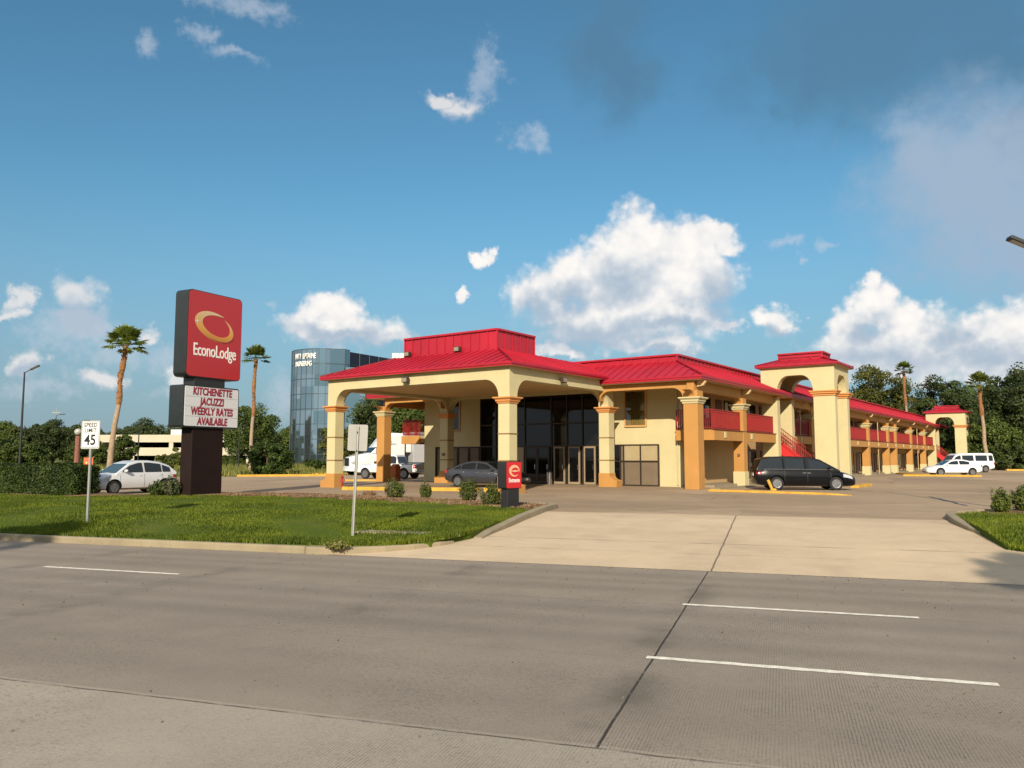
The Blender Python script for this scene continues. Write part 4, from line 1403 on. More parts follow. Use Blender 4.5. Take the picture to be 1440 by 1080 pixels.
# entrance sign
en = thing('entrance_sign', 'small red entrance sign with swirl emblem on a short black pedestal', 'sign', (.06, 25.55, .03), R(49))
we, he, te = .74, .86, .36
MB().box(-.27, .29, .03, te - .05, -.1, .64).build('pedestal', BLACKP, en, bevel=.015)
cb = MB().prism([(-we / 2 + a, .63 + b) for a, b in rounded(we, he, .05)], 'y', 0, te).build('cabinet', BLACKP, en, smooth=40)
MB().prism([(-we / 2 + .02 + a, .65 + b) for a, b in rounded(we - .04, he - .04, .04)], 'y', -.015, .002).build('sign_face', mat('bright_red_sign_acrylic', (.56, .016, .02), .3, var=.03), cb)
em = lambda x, z: Matrix.Translation((x, -.016, z)) @ Matrix.Rotation(math.pi / 2, 4, 'X')
place_mb(swirl(.25, .19, .46, -8, 322, .04), em(0, 1.19)).build('emblem', mat('peach_print', (.75, .42, .25), .4), cb)
place_mb(MB().add([(-.15, -.012, .011), (.0, -.035, .011), (.225, -.012, .011), (.225, .012, .011), (.0, .022, .011), (-.15, .006, .011)], [(0, 1, 2, 3, 4, 5)]), em(0, 1.19)).build('emblem_bar', mat('peach_print', (.75, .42, .25), .4), cb)
text_part('lettering', 'Entrance', .19, SIGNWHITE, cb, em(0, .89), xs=.78, bold=.004, depth=.004)


# ---- lamp posts
def lamp_post(label, x, y, h, heads, r=.09, group=None):
    t = thing('lamp_post', label, 'lamp post', (x, y, 0), 0, group)
    MB().tube([(0, 0, -.1), (0, 0, h * .5), (0, 0, h)], [r, r * .85, r * .6], 10).build('pole', BLACKM, t, smooth=40)
    MB().lathe([(r * 2.4, -.1), (r * 2.4, .25), (r * 1.2, .4)], 12).build('base', CONC, t)
    for (a, ln, tilt) in heads:
        d = Vector((math.cos(a), math.sin(a), 0))
        m = MB()
        m.tube([(0, 0, h - .05), tuple(d * ln * .4 + Vector((0, 0, h + .1 + tilt * .2)))], .035, 6)
        m.build('arm', BLACKM, t)
        p = d * ln * .4 + Vector((0, 0, h + .1 + tilt * .2)); q = d * ln + Vector((0, 0, h + .1 + tilt))
        hd = MB().bar(p, q, .34, .11).build('lamp_head', BLACKM, t, bevel=.02)
        u = (q - p).normalized(); nrm = Vector((0, 0, 1)) - u * u.z
        MB().bar(p + (q - p) * .12 - nrm * .06, p + (q - p) * .88 - nrm * .06, .26, .02).build('lens', LAMPW, hd)
    return t


lamp_post('tall black lamp post with one tilted head beyond the hedge', -35.9, 58.6, 7.9, [(R(15), .95, .42)])
lamp_post('short distant lamp post between the far trees at left', -85.5, 150, 9.5, [(0, 1.6, .1)])
lamp_post('thin lamp post in front of the parking garage', -58.2, 125, 6.6, [(R(20), .7, .1), (R(200), .7, .1)], r=.11)
lamp_post('thin lamp post between the pylon sign and the middle palm', -34, 100, 5.5, [(R(20), .7, .1)], r=.10)
lamp_post('lamp post with a flat head seen through the drive-through canopy', -19.2, 105, 9.3, [(R(0), 1.4, .1)], r=.1)
lamp_post('pale lamp post beside the far stair tower', 62.5, 109, 5.2, [(R(180), .8, .1)], r=.10)
fl = lamp_post('flood light on a black pole by the right lawn', 15.46, 22.6, 7.5, [(R(172), 1.05, .40)], r=.08)
t = thing('radio_mast', 'thin far radio mast above the left trees', 'mast', (-171, 300, 0))
MB().tube([(0, 0, 0), (0, 0, 20)], [.22, .12], 6).build('pole', ALU, t)
MB().bar((-1.6, 0, 18.4), (1.6, 0, 18.4), .25, .3).build('crossbar', ALU, t)
# old utility pole behind the hedge
t = thing('utility_pole', 'short reddish brown wooden pole with a lamp globe behind the speed limit sign', 'pole', (-37.9, 70, 0))
MB().tube([(0, 0, -.2), (0, 0, 3.5)], [.24, .20], 10).build('post', mat('weathered_red_wood', (.21, .085, .06), .9, var=.3, vscale=5), t)
MB().ball((0, 0, 3.85), .32, .32, .3).build('globe', mat('grey_globe', (.35, .36, .33), .4), t, smooth=60)
# construction sign
t = thing('construction_sign', 'small orange construction sign behind the hedge and white hatchback', 'sign', (-33.2, 63, 0), R(10))
MB().box(-.34, .34, -.02, .02, 1.05, 1.62).build('panel', mat('orange_sheeting', (.75, .09, .02), .5, var=.1), t)
MB().box(-.2, -.08, -.03, -.021, 1.12, 1.3).box(.06, .2, -.03, -.021, 1.12, 1.3).build('lettering', mat('pale_orange_print', (.85, .45, .12), .5), t)
MB().box(-.03, .03, .021, .06, -.1, 1.5).build('post', BLACKM, t)

# bin, standpipe, pots and bollard
t = thing('litter_bin', 'polished steel litter bin beside the lobby doors', 'litter bin', (2.25, 48.5, .0))
MB().lathe([(.155, 0), (.165, .05), (.165, .74)], 20).build('body', CHROME, t, smooth=40)
MB().lathe([(.17, .742), (.175, .78), (.12, .88), (.06, .9)], 20).build('lid', BLACKP, t, smooth=40)
t = thing('trash_receptacle', 'rust orange brick-like trash receptacle beside the left orange column', 'trash bin', (-8.15, 56.3, 0), -TH)
MB().box(-.26, .26, -.26, .26, 0, .95).build('body', mat('rusty_red_panel', (.40, .10, .03), .7, var=.2, vscale=4), t, bevel=.02)
MB().frustum(0, 0, .95, 1.18, .6, .6, .3, .3).build('lid', mat('rusty_red_panel', (.40, .10, .03)), t, bevel=.02)
t = thing('standpipe', 'short red standpipe at the foot of the left canopy column', 'standpipe', (-8.85, 42.0, 0))
MB().tube([(0, 0, -.1), (0, 0, .58)], .055, 10).box(-.13, .13, -.05, .05, .40, .5).lathe([(.075, .58), (.08, .62), (.03, .68)], 10).build('pipe', REDRAIL, t, smooth=40)
t = thing('bollard', 'yellow bollard knocked over to a lean by the rear wheel of the black minivan', 'bollard', (13.05, 40.4, 0))
MB().tube([(.05, 0, -.1), (-.2, .05, .52)], .075, 12).build('post', YELLOW, t, smooth=40)
MB().lathe([(.17, -.05), (.16, .06), (.12, .09)], 12, c=(.05, 0, 0)).build('foot', YELLOW, t)

# yellow kerbs
YK = 'yellow kerbs of the parking lot'
kerb('yellow_kerb', [(-8.6, 40.9, 0), (-6.3, 40.3, 0)], .26, .17, YELLOW, label='yellow kerb stone nearest the left canopy column', cat='kerb', group=YK)
kerb('yellow_kerb', [(-4.3, 39.9, 0), (-1.6, 39.25, 0)], .26, .17, YELLOW, label='yellow kerb stone beside the wheel of the grey sedan', cat='kerb', group=YK)
kerb('yellow_kerb', [(-1.35, 39.2, 0), (-.55, 38.9, 0)], .26, .17, YELLOW, label='short yellow kerb stone at the near canopy column', cat='kerb', group=YK)
kerb('yellow_kerb', [(-12.6, 56.8, 0), (-9.2, 56.2, 0)], .2, .10, YELLOW, label='low yellow kerb in front of the white pickup', cat='kerb', group=YK)
kerb('yellow_kerb', [(9.6, 39.3, 0), (11.6, 37.6, 0), (13.8, 35.7, 0), (14.7, 34.9, 0)], .28, [.10, .1, .09, .03], YELLOW, label='long worn yellow kerb in front of the black minivan', cat='kerb', group=YK)
kerb('yellow_kerb', [(18.6, 43.8, 0), (19.5, 45.0, 0), (20.6, 46.6, 0)], .5, [.12, .14, .14], YELLOW, label='stub of yellow kerb at the nose of the black minivan', cat='kerb', group=YK)
kerb('yellow_kerb', [plot(-15.2, 86, 0), plot(-11.5, 78.8, 0)], .35, .15, YELLOW, label='yellow kerb in the shade side of the orange columns', cat='kerb', group=YK)
kerb('yellow_kerb', [(34.5, 71.0, 0), (39.8, 68.2, 0)], .35, .15, YELLOW, label='yellow kerb in front of the white sedan', cat='kerb', group=YK)
kerb('yellow_kerb', [(60.5, 98.5, 0), (85, 100, 0)], .4, .2, YELLOW, label='far yellow kerb below the dark trees at right', cat='kerb', group=YK)
kerb('yellow_kerb', [(-23.4, 68.5, 0), (-15.6, 70.5, 0)], .3, .18, YELLOW, label='yellow kerb in front of the round bush beyond the lot', cat='kerb', group=YK)
kerb('yellow_kerb', [(-19, 76.5, 0), (-14.2, 78, 0)], .3, .16, YELLOW, label='far yellow kerb behind the left canopy column', cat='kerb', group=YK)

# ------------------------------------------------------------------ vegetation
def crown_arrays(seed, rx, ry, rz, clumps, per, leaf, squash=1.0, spread=.34, bottom=-.75, rag=.28):
    """leaf faces gathered in clumps that fill an uneven crown; centre at the origin"""
    g = np.random.default_rng(seed)
    d = g.normal(size=(clumps * 3, 3)); d /= np.linalg.norm(d, axis=1)[:, None]
    d = d[d[:, 2] > bottom][:clumps]
    # uneven outline: bulges and bays in a few random directions
    ax = g.normal(size=(7, 3)); ax /= np.linalg.norm(ax, axis=1)[:, None]
    amp = g.uniform(-rag, rag, 7)
    bul = 1 + (np.clip(d @ ax.T, 0, 1) ** 3 * amp).sum(1)
    rad = g.uniform(.35, 1.0, len(d)) ** .5 * bul
    C = d * rad[:, None] * np.array([rx, ry, rz])
    cr = g.uniform(.55, 1.25, len(d)) * spread * min(rx, rz)
    n = len(d) * per
    ci = np.repeat(np.arange(len(d)), per)
    q = g.normal(size=(n, 3)); q /= np.linalg.norm(q, axis=1)[:, None]
    q[:, 2] = np.abs(q[:, 2]) * np.where(g.uniform(size=n) < .72, 1, -1)
    pos = C[ci] + q * (cr[ci] * g.uniform(.55, 1.0, n))[:, None] * np.array([1, 1, .8 * squash])
    nrm = q + g.normal(size=(n, 3)) * .55
    nrm /= np.linalg.norm(nrm, axis=1)[:, None]
    t = np.cross(nrm, g.normal(size=(n, 3))); t /= np.linalg.norm(t, axis=1)[:, None]
    b = np.cross(nrm, t)
    s = leaf * g.uniform(.6, 1.4, n)[:, None]
    V = np.stack([pos + t * s, pos + b * s * .55, pos - t * s, pos - b * s * .55], 1).reshape(-1, 3)
    F = np.arange(n * 4).reshape(-1, 4)
    return V, F, C


def tree(name, label, cat, x, y, z, h, rx, rz, leafm, seed, clumps=60, per=90, leaf=.22, trunk_r=.25, crown_z=None, group=None, ry=None, bottom=-.75, bark=None, limbs=7, **kw):
    t = thing(name, label, cat, (x, y, z), 0, group)
    cz = crown_z if crown_z is not None else h - rz
    V, F, C = crown_arrays(seed, rx, ry or rx, rz, clumps, per, leaf, bottom=bottom, **kw)
    V = V + np.array([0, 0, cz])
    V[:, 2] = np.maximum(V[:, 2], .02)
    np_obj('crown', V, F, leafm, t)
    rr_ = random.Random(seed)
    m = MB()
    top = cz + rz * .35
    bend = [(rr_.uniform(-.1, .1) * rx * i / 4, rr_.uniform(-.1, .1) * rx * i / 4, -.2 + (top + .2) * i / 4) for i in range(5)]
    m.tube(bend, [trunk_r * (1.25 if i == 0 else 1 - .19 * i) for i in range(5)], 8)
    for i in range(limbs):
        c = C[rr_.randrange(len(C))]
        b0 = Vector(bend[rr_.choice((2, 3))])
        e_ = Vector((c[0] * .85, c[1] * .85, c[2] * .85 + cz))
        m.tube([b0, b0.lerp(e_, .5) + Vector((0, 0, .12 * rz)), e_], [trunk_r * .4, trunk_r * .25, trunk_r * .08], 5)
    m.build('trunk', bark or BARK, t, smooth=60)
    return t


DARKLEAF = leaf_mat('dark_oak_leaves', (.018, .031, .009), (.066, .092, .022), (.10, .105, .03), .15, .25)
MIDLEAF = leaf_mat('mid_green_leaves', (.027, .050, .010), (.105, .140, .025), (.13, .12, .03), .2, .4)
OLIVELEAF = leaf_mat('olive_leaves', (.036, .043, .008), (.115, .118, .02), (.13, .115, .03), .18, .35)
LIGHTLEAF = leaf_mat('light_scrub_leaves', (.045, .07, .012), (.15, .17, .035), (.22, .20, .06), .25, .4)
HEDGELEAF = leaf_mat('hedge_leaves', (.012, .026, .005), (.060, .095, .014), (.12, .13, .03), .15, 1.2)
BUSHLEAF = leaf_mat('shrub_leaves', (.025, .05, .008), (.12, .15, .022), (.20, .20, .05), .2, 5)
PALMLEAF = leaf_mat('palm_fronds', (.07, .10, .02), (.24, .29, .06), (.30, .29, .09), .4, .8)

# hedge: clipped box of small leaves over a dark woody core
t = thing('hedge', 'long clipped green hedge at the left edge of the lot', 'hedge', street(-33.7, 26.85), -ST)
g = np.random.default_rng(31)
n = 52000
L0, L1, hw, hh = -11, 5.55, .62, 1.27
face = g.uniform(size=n)
px_ = g.uniform(L0, L1, n); py_ = g.uniform(-hw, hw, n); pz_ = g.uniform(.03, hh, n)
a = face < .34; b = (face >= .34) & (face < .80); c = (face >= .80) & (face < .9); d = face >= .9
pz_[a] = hh; py_[b] = -hw; py_[c] = hw; px_[d] = L1
wob = .06 * np.sin(px_ * 3.1) + .05 * np.sin(px_ * 7.3 + 1)
pz_ = pz_ + np.where(a, wob + g.normal(size=n) * .035, 0); py_ = py_ + g.normal(size=n) * .045 + np.where(b, .05 * np.sin(px_ * 5 + pz_ * 4), 0)
px_ = px_ + g.normal(size=n) * .05
pos = np.stack([px_, py_, pz_], 1)
nrm = g.normal(size=(n, 3)) * .6; nrm[a, 2] += 1; nrm[b, 1] -= 1; nrm[c, 1] += 1; nrm[d, 0] += 1
nrm /= np.linalg.norm(nrm, axis=1)[:, None]
tt = np.cross(nrm, g.normal(size=(n, 3))); tt /= np.linalg.norm(tt, axis=1)[:, None]; bb = np.cross(nrm, tt)
s_ = .042 * g.uniform(.6, 1.5, n)[:, None]
V = np.stack([pos + tt * s_, pos + bb * s_ * .6, pos - tt * s_, pos - bb * s_ * .6], 1).reshape(-1, 3)
np_obj('foliage', V, np.arange(n * 4).reshape(-1, 4), HEDGELEAF, t)
MB().box(L0, L1 - .08, -hw + .1, hw - .1, .0, hh - .1).build('branches', mat('dark_hedge_wood', (.012, .016, .006), .95, var=.3, vscale=5), t)

# round shrubs along the mulch bed
def shrub(label, x, y, z, w, h, seed, lf=BUSHLEAF, clumps=34, per=60, leaf=.035, ragged=.3, group='clipped shrubs in the mulch bed', name='shrub'):
    t = thing(name, label, 'shrub', (x, y, z), 0, group)
    g = np.random.default_rng(seed)
    # upright sprays of small leaves
    k = clumps
    V_, F_ = [], []
    m = MB()
    allp = []
    for i in range(k):
        a = g.uniform(0, 2 * np.pi); r = math.sqrt(g.uniform(0, 1)) * w / 2
        zt = h * (1 - .35 * (r / (w / 2)) ** 2) * g.uniform(1 - ragged, 1.08)
        p0 = np.array([r * .35 * math.cos(a), r * .35 * math.sin(a), 0.02]); p1 = np.array([r * math.cos(a), r * math.sin(a), zt])
        mid = p0 + (p1 - p0) * .45 + np.array([r * .35 * math.cos(a), r * .35 * math.sin(a), 0])
        m.tube([p0, mid, p1], [.012, .008, .003], 4)
        tt_ = g.uniform(.18, 1.0, per)[:, None]
        pp = (1 - tt_) ** 2 * p0 + 2 * tt_ * (1 - tt_) * mid + tt_ ** 2 * p1
        allp.append(pp + g.normal(size=(per, 3)) * np.array([.045, .045, .035]) * (w / .7))
    P_ = np.concatenate(allp)
    P_[:, 2] = np.maximum(P_[:, 2], .04)
    nn_ = len(P_)
    nr = P_ - np.array([0, 0, h * .35]); nr = nr / (np.linalg.norm(nr, axis=1)[:, None] + 1e-6) + g.normal(size=(nn_, 3)) * .6
    nr /= np.linalg.norm(nr, axis=1)[:, None]
    t1 = np.cross(nr, g.normal(size=(nn_, 3))); t1 /= np.linalg.norm(t1, axis=1)[:, None]; t2 = np.cross(nr, t1)
    s1 = leaf * g.uniform(.6, 1.4, nn_)[:, None]
    V = np.stack([P_ + t1 * s1, P_ + t2 * s1 * .55, P_ - t1 * s1, P_ - t2 * s1 * .55], 1).reshape(-1, 3)
    np_obj('foliage', V, np.arange(nn_ * 4).reshape(-1, 4), lf, t)
    m.build('stem', BARK, t)
    return t


shrub('round dark shrub left of the smallest shrub in the bed', -4.52, 31.2, .03, .72, .80, 1)
shrub('smallest pointed shrub in the mulch bed', -3.35, 31.0, .03, .50, .68, 2, clumps=22, ragged=.45)
shrub('tall wide shrub left of the shrub at the entrance sign', -1.53, 29.2, .03, .74, .92, 3)
shrub('low shrub touching the left side of the entrance sign', -.70, 26.6, .03, .72, .78, 4)
shrub('yellowish scraggly shrub with bare shoots on the right lawn', 13.7, 22.6, .1, .52, .82, 5, clumps=34, ragged=.6, group='shrubs on the right lawn')
shrub('rounder of the two shrubs on the right lawn', 14.55, 22.9, .1, .74, .80, 6, clumps=46, per=75, group='shrubs on the right lawn')
shrub('low leafy shrub in front of the rear wheel of the white hatchback', -14.75, 33.6, .03, .68, .66, 7, lf=HEDGELEAF, group='shrubs by the pylon sign', leaf=.05)
shrub('grey green shrub against the pylon sign pedestal', -14.0, 33.2, .03, .62, .86, 8, lf=leaf_mat('grey_green_leaves', (.03, .04, .018), (.12, .14, .06), (.18, .17, .08), .2, 4), group='shrubs by the pylon sign', leaf=.05)
shrub('reddish dead twig tuft in the mulch bed', -5.85, 33.2, .03, .6, .26, 9, lf=leaf_mat('dead_twig', (.12, .06, .03), (.28, .16, .08), (.3, .2, .1), 0, 4), clumps=20, per=24, leaf=.03, group='weeds in the mulch bed')
shrub('pale weed tuft growing on the kerb of the driveway', *street(-8.9, 15.05)[:2], -.28, .50, .17, 10, lf=DRYG, clumps=22, per=26, leaf=.03, name='weed', group='weeds on the kerb')


def palm(label, x, y, h, cr, base_dx, seed, skirt=.45, r0=.26, group=None, z=0.0):
    t = thing('palm_tree', label, 'palm tree', (x + base_dx, y, z), 0, group)
    rr_ = random.Random(seed)
    k = 14
    pts = [(-base_dx * (i / k) ** .8 + .05 * math.sin(i), .04 * math.sin(i * 1.7), -.2 + (h + .2) * i / k) for i in range(k + 1)]
    rad = [r0 * (1.25 if i == 0 else 1 - .45 * i / k) for i in range(k + 1)]
    cut = int(k * (1 - skirt))
    MB().tube(pts[:cut + 1], rad[:cut + 1], 12).build('trunk', PALMT, t, smooth=60)
    m = MB()
    up = pts[cut:]
    m.tube(up, [r0 * .78 * (1 + .25 * math.sin(i * 2.1)) for i in range(len(up))], 12)
    for i in range(110):          # old boots and dead leaf bases
        f = rr_.random() * (len(up) - 1.001); j = int(f); p = Vector(up[j]).lerp(Vector(up[j + 1]), f - j)
        a = rr_.uniform(0, 6.283); d = Vector((math.cos(a), math.sin(a), 0))
        m.bar(p + d * r0 * .7, p + d * (r0 * 1.02) + Vector((0, 0, rr_.uniform(.05, .22))), .07, .03)
    m.build('dead_skirt', PALMB, t)
    V, F = [], []
    top = Vector(pts[-1])
    fr = 30
    for i in range(fr):
        e_ = R(84 - 105 * (i / fr) + rr_.uniform(-9, 9)); a = i * 2.39996 + rr_.uniform(-.3, .3)
        d = Vector((math.cos(a) * math.cos(e_), math.sin(a) * math.cos(e_), math.sin(e_)))
        pl = cr * rr_.uniform(.42, .58)
        c0 = top + d * .15
        side = d.cross(Vector((0, 0, 1))).normalized(); nrm = side.cross(d)
        c1 = c0 + d * pl
        w = .022
        b0 = len(V)
        V += [c0 - side * w, c0 + side * w, c1 + side * w, c1 - side * w]; F.append((b0, b0 + 1, b0 + 2, b0 + 3))
        seg = 17
        for s_ in range(seg):
            an = R(-105 + 210 * s_ / (seg - 1))
            ld = d * math.cos(an) + side * math.sin(an)
            ll = cr * .52 * (1 - .25 * abs(an) / 1.8) * rr_.uniform(.85, 1.1)
            mid = c1 + ld * ll * .6 + nrm * .05
            tip = c1 + ld * ll + Vector((0, 0, -.16 * ll * rr_.uniform(.0, 1.6)))
            ww = (ld.cross(nrm)).normalized() * (.05 * cr)
            b0 = len(V)
            V += [c1, mid + ww, tip, mid - ww]; F.append((b0, b0 + 1, b0 + 2, b0 + 3))
    np_obj('crown', np.array([tuple(p) for p in V]), np.array(F), PALMLEAF, t)
    return t


PG = 'tall fan palms around the motel'
palm('leaning fan palm behind the white hatchback, tallest in the frame at left', -27.3, 56, 9.45, 1.55, -.95, 11, skirt=.42, r0=.215, group=PG)
palm('slim straight fan palm between the pylon sign and the glass office block', -27.1, 84, 12.0, 1.45, -.3, 12, skirt=.5, r0=.215, group=PG)
palm('fan palm rising above the red roof of the long wing', 62.0, 126, 15.3, 1.55, .5, 13, skirt=.3, r0=.24, group=PG)
palm('fan palm to the right of the far stair tower', 59.8, 102, 10.9, 1.75, .6, 14, skirt=.35, r0=.27, group=PG)

# the wood on the right: individual trees
TG = 'trees behind the motel at right'
tree('oak_tree', 'round olive green tree above the roof of the long wing', 'tree', 62.5, 136, 0, 15.9, 5.0, 6.4, OLIVELEAF, 21, 110, 230, .19, .4, group=TG, rag=.2)
tree('oak_tree', 'dark tree between the two right palms', 'tree', 73.5, 136, 0, 14.2, 5.0, 6.4, DARKLEAF, 22, 100, 230, .19, .4, group=TG)
tree('oak_tree', 'tall open crowned tree above the far stair tower', 'tree', 80.5, 140, 0, 14.9, 4.6, 6.2, MIDLEAF, 23, 60, 240, .19, .4, group=TG, rag=.35)
tree('oak_tree', 'dark tree behind the far stair tower arch', 'tree', 70.5, 128, 0, 9.0, 4.6, 4.4, DARKLEAF, 24, 70, 200, .18, .35, group=TG)
tree('oak_tree', 'dark tree just right of the fourth palm', 'tree', 76.5, 122, 0, 11.0, 4.8, 5.4, DARKLEAF, 25, 90, 220, .18, .35, group=TG)
tree('oak_tree', 'large dark tree at the right edge of the picture', 'tree', 68.6, 108, 0, 13.2, 5.2, 6.6, DARKLEAF, 26, 120, 230, .17, .4, group=TG, rag=.2)
tree('oak_tree', 'dark tree beyond the right edge of the picture', 'tree', 75.5, 113, 0, 14.0, 5.5, 7.4, DARKLEAF, 27, 100, 200, .19, .4, group=TG)
tree('oak_tree', 'bushy mid green tree behind the white passenger van', 'tree', 62.6, 106, 0, 6.6, 3.8, 3.8, MIDLEAF, 28, 80, 200, .15, .25, group=TG)
tree('oak_tree', 'low dark bush below the large dark tree at right', 'bush', 63.5, 102.5, 0, 3.4, 2.8, 2.0, DARKLEAF, 29, 50, 100, .18, .12, group=TG)
tree('oak_tree', 'dark tree low behind the end of the long wing', 'tree', 66.5, 142, 0, 10.5, 5.4, 5.0, DARKLEAF, 30, 80, 200, .2, .35, group=TG)
tree('oak_tree', 'low dark bush at the far right end of the yellow kerb', 'bush', 67.3, 102.5, 0, 4.0, 3.2, 2.3, DARKLEAF, 301, 60, 100, .18, .12, group=TG)

# trees seen through and left of the canopy
BG = 'trees beyond the left side of the motel'
tree('small_tree', 'slender light green tree left of the left canopy column', 'tree', -17.4, 80, 0, 5.0, 1.6, 2.3, OLIVELEAF, 41, 40, 90, .16, .12, group=BG)
tree('shade_tree', 'dark green tree seen through the canopy above the truck', 'tree', -17.0, 101, 0, 8.4, 4.6, 4.2, DARKLEAF, 42, 80, 240, .15, .3, group=BG)
tree('shade_tree', 'green tree seen between the left orange column and the cream wall', 'tree', -10.0, 97, 0, 9.6, 4.2, 4.6, MIDLEAF, 43, 80, 240, .15, .3, group=BG)
tree('shade_tree', 'dark tree behind the balcony at the left end of the motel', 'tree', -4.0, 104, 0, 9.0, 4.8, 4.6, DARKLEAF, 44, 80, 240, .15, .3, group=BG)
tree('round_bush', 'big round dark bush on the grass beyond the lot', 'bush', -22.9, 75.5, 0, 3.05, 2.15, 1.65, HEDGELEAF, 45, 90, 120, .11, .12, group=BG, bottom=-.95, rag=.15)
tree('shade_tree', 'mid green tree behind the slim middle palm', 'tree', -36.5, 112, 0, 9.6, 3.6, 4.4, MIDLEAF, 46, 46, 230, .15, .25, group=BG, rag=.4)
tree('shade_tree', 'dark tree between the middle palm and the glass office block', 'tree', -40.2, 125, 0, 7.6, 3.8, 3.6, DARKLEAF, 47, 80, 230, .16, .3, group=BG)
tree('small_tree', 'low yellowish bush under the middle palm', 'bush', -29.0, 97, 0, 2.9, 2.0, 1.4, LIGHTLEAF, 48, 40, 140, .12, .1, group=BG)
tree('small_tree', 'leafy young tree in front of the parking garage', 'tree', -48.3, 100, 0, 4.0, 1.5, 1.7, MIDLEAF, 49, 40, 180, .12, .12, group=BG, rag=.4)
tree('small_tree', 'shaggy green bush right of the white hatchback', 'bush', -33.8, 82, 0, 2.5, 2.5, 1.2, LIGHTLEAF, 50, 50, 160, .11, .1, group=BG)
# dark clipped hedge in front of the office block
tree('low_hedge', 'dark low hedge at the foot of the glass office block', 'hedge', -17.5, 88, 0, 1.55, 5.2, .8, HEDGELEAF, 51, 120, 60, .13, .06, group='low hedges beyond the lot', ry=.7, bottom=-.95, rag=.05, limbs=3)

# the far belt on the left: a few tree shapes repeated, each one an object
belt = []
protos = [tree('belt_tree', 'far dark tree of the belt beyond the meadow', 'tree', 0, 0, -.1, 9.5, 5.2, 4.6, DARKLEAF, 61, 90, 190, .22, .3, crown_z=5.0),
          tree('belt_tree', 'far mid green tree of the belt beyond the meadow', 'tree', 0, 0, -.1, 9.0, 4.8, 4.4, MIDLEAF, 62, 80, 190, .22, .3, crown_z=4.6),
          tree('belt_tree', 'far ragged dark tree of the belt beyond the meadow', 'tree', 0, 0, -.1, 10.5, 4.4, 5.2, DARKLEAF, 63, 60, 210, .22, .3, crown_z=5.3)]
rr_ = random.Random(8)
spots = []
for i in range(30):
    f = i / 29
    X = -122 + 92 * f
    spots.append((X + rr_.uniform(-1.5, 1.5), 172 + rr_.uniform(-8, 12) - (12 * (1 - f)), rr_.uniform(.70, .92)))
for i in range(8):
    spots.append((-112 + i * 4.2 + rr_.uniform(-1, 1), 152 + rr_.uniform(-6, 6), rr_.uniform(.66, .84)))
kinds = [0, 2, 0, 0, 1, 2, 0, 1, 0, 2]
used = set()
for i, (X, Y, sc) in enumerate(spots):
    k = kinds[i % 10]
    if X > -60 and i % 3 == 0: k = 1
    o = protos[k] if k not in used else copy_tree(protos[k])
    used.add(k)
    o.location = (X, Y, -.1); o.rotation_euler = (0, 0, rr_.uniform(0, 6.28)); o.scale = (sc, sc, sc)
    tag(o, group='belt of far trees at left')
# scrub in front of it
bp_ = tree('scrub_bush', 'light green scrub bush at the edge of the meadow', 'bush', 0, 0, -.1, 4.2, 3.0, 2.3, MIDLEAF, 71, 60, 160, .16, .1, bottom=-.9, crown_z=1.9)
first = True
for i in range(22):
    X = -78 + i * 2.75 + rr_.uniform(-.8, .8); Y = 108 + rr_.uniform(-7, 12) + max(0, (X + 52)) * .4
    o = bp_ if first else copy_tree(bp_)
    first = False
    sc = rr_.uniform(.62, 1.12) * (1.0 if X < -60 else .42)
    o.location = (X, Y, -.1); o.rotation_euler = (0, 0, rr_.uniform(0, 6.28)); o.scale = (sc, sc, sc * rr_.uniform(.8, 1.1))
    tag(o, group='scrub along the meadow')
# tall grass of the meadow
NB = 46000
Xg = rng.uniform(-95, -12, NB); Yg = 62 + 60 * rng.uniform(0, 1, NB) ** 1.5
lim = np.interp(Xg, [-95, -34, -23.5, -15.6, -12], [60, 66.4, 68.9, 70.8, 80])
keep = Yg > lim + .3
hgt = np.interp(Yg, [60, 80, 125], [.28, .5, .9])
near = (Yg < lim + 5) & (Xg > -30)
hgt = np.where(near, .12, hgt)
o = blades('tall_grass', Xg[keep], Yg[keep], np.full(keep.sum(), -.08), hgt[keep], .07, DRYG)
tag(o, 'tall yellow green grass of the meadow beyond the lot', 'grass', kind='stuff')

# outside the picture: two palms added only to throw the soft shadows on the roadway, taller trees
# west of the lot (mirrored in the office block) and the trees across the street (mirrored in paint and glass)
palm('unseen fan palm added right of the camera to cast a road shadow', 6.45, -6.1, 9.0, 1.6, 0, 15, r0=.2, group='unseen palms added as shadow casters', z=-.4)
palm('unseen fan palm added left of the camera to cast a road shadow', -15.1, 1.9, 8.2, 1.6, 0, 16, r0=.2, group='unseen palms added as shadow casters', z=-.4)
for i, (X, Y, sc) in enumerate(((-84, 108, 1.35), (-94, 116, 1.5), (-76, 97, 1.25))):
    o = copy_tree(protos[0]); o.location = (X, Y, -.1); o.scale = (sc, sc, sc); o.rotation_euler = (0, 0, i * 2.1)
    tag(o, 'tall dark tree west of the lot, out of the picture', group='tall trees west of the lot')
for i in range(15):
    o = copy_tree(protos[(0, 2, 1)[i % 3]])
    sc = rr_.uniform(.95, 1.3)
    o.location = (-75 + i * 11 + rr_.uniform(-2, 2), -42 + rr_.uniform(-4, 4), -.4); o.scale = (sc, sc, sc); o.rotation_euler = (0, 0, rr_.uniform(0, 6))
    tag(o, 'tree across the street, behind the photographer', group='trees across the street')

# ------------------------------------------------------------------ vehicles (local +x is forward)
def paint(name, col, metal=0.0, rough=.28):
    return mat(name, col, rough, metal=metal, var=.05, vscale=1.2, coat=.5)


def interp_st(st, x):
    xs = [s[0] for s in st]
    return [float(np.interp(x, xs, [s[k] for s in st])) for k in (1, 2, 3)]


SEC = [(.0, 0.0), (.78, 0.0), (.94, .10), (.995, .30), (1.0, .50), (.985, .72), (.93, .92), (.80, 1.0)]


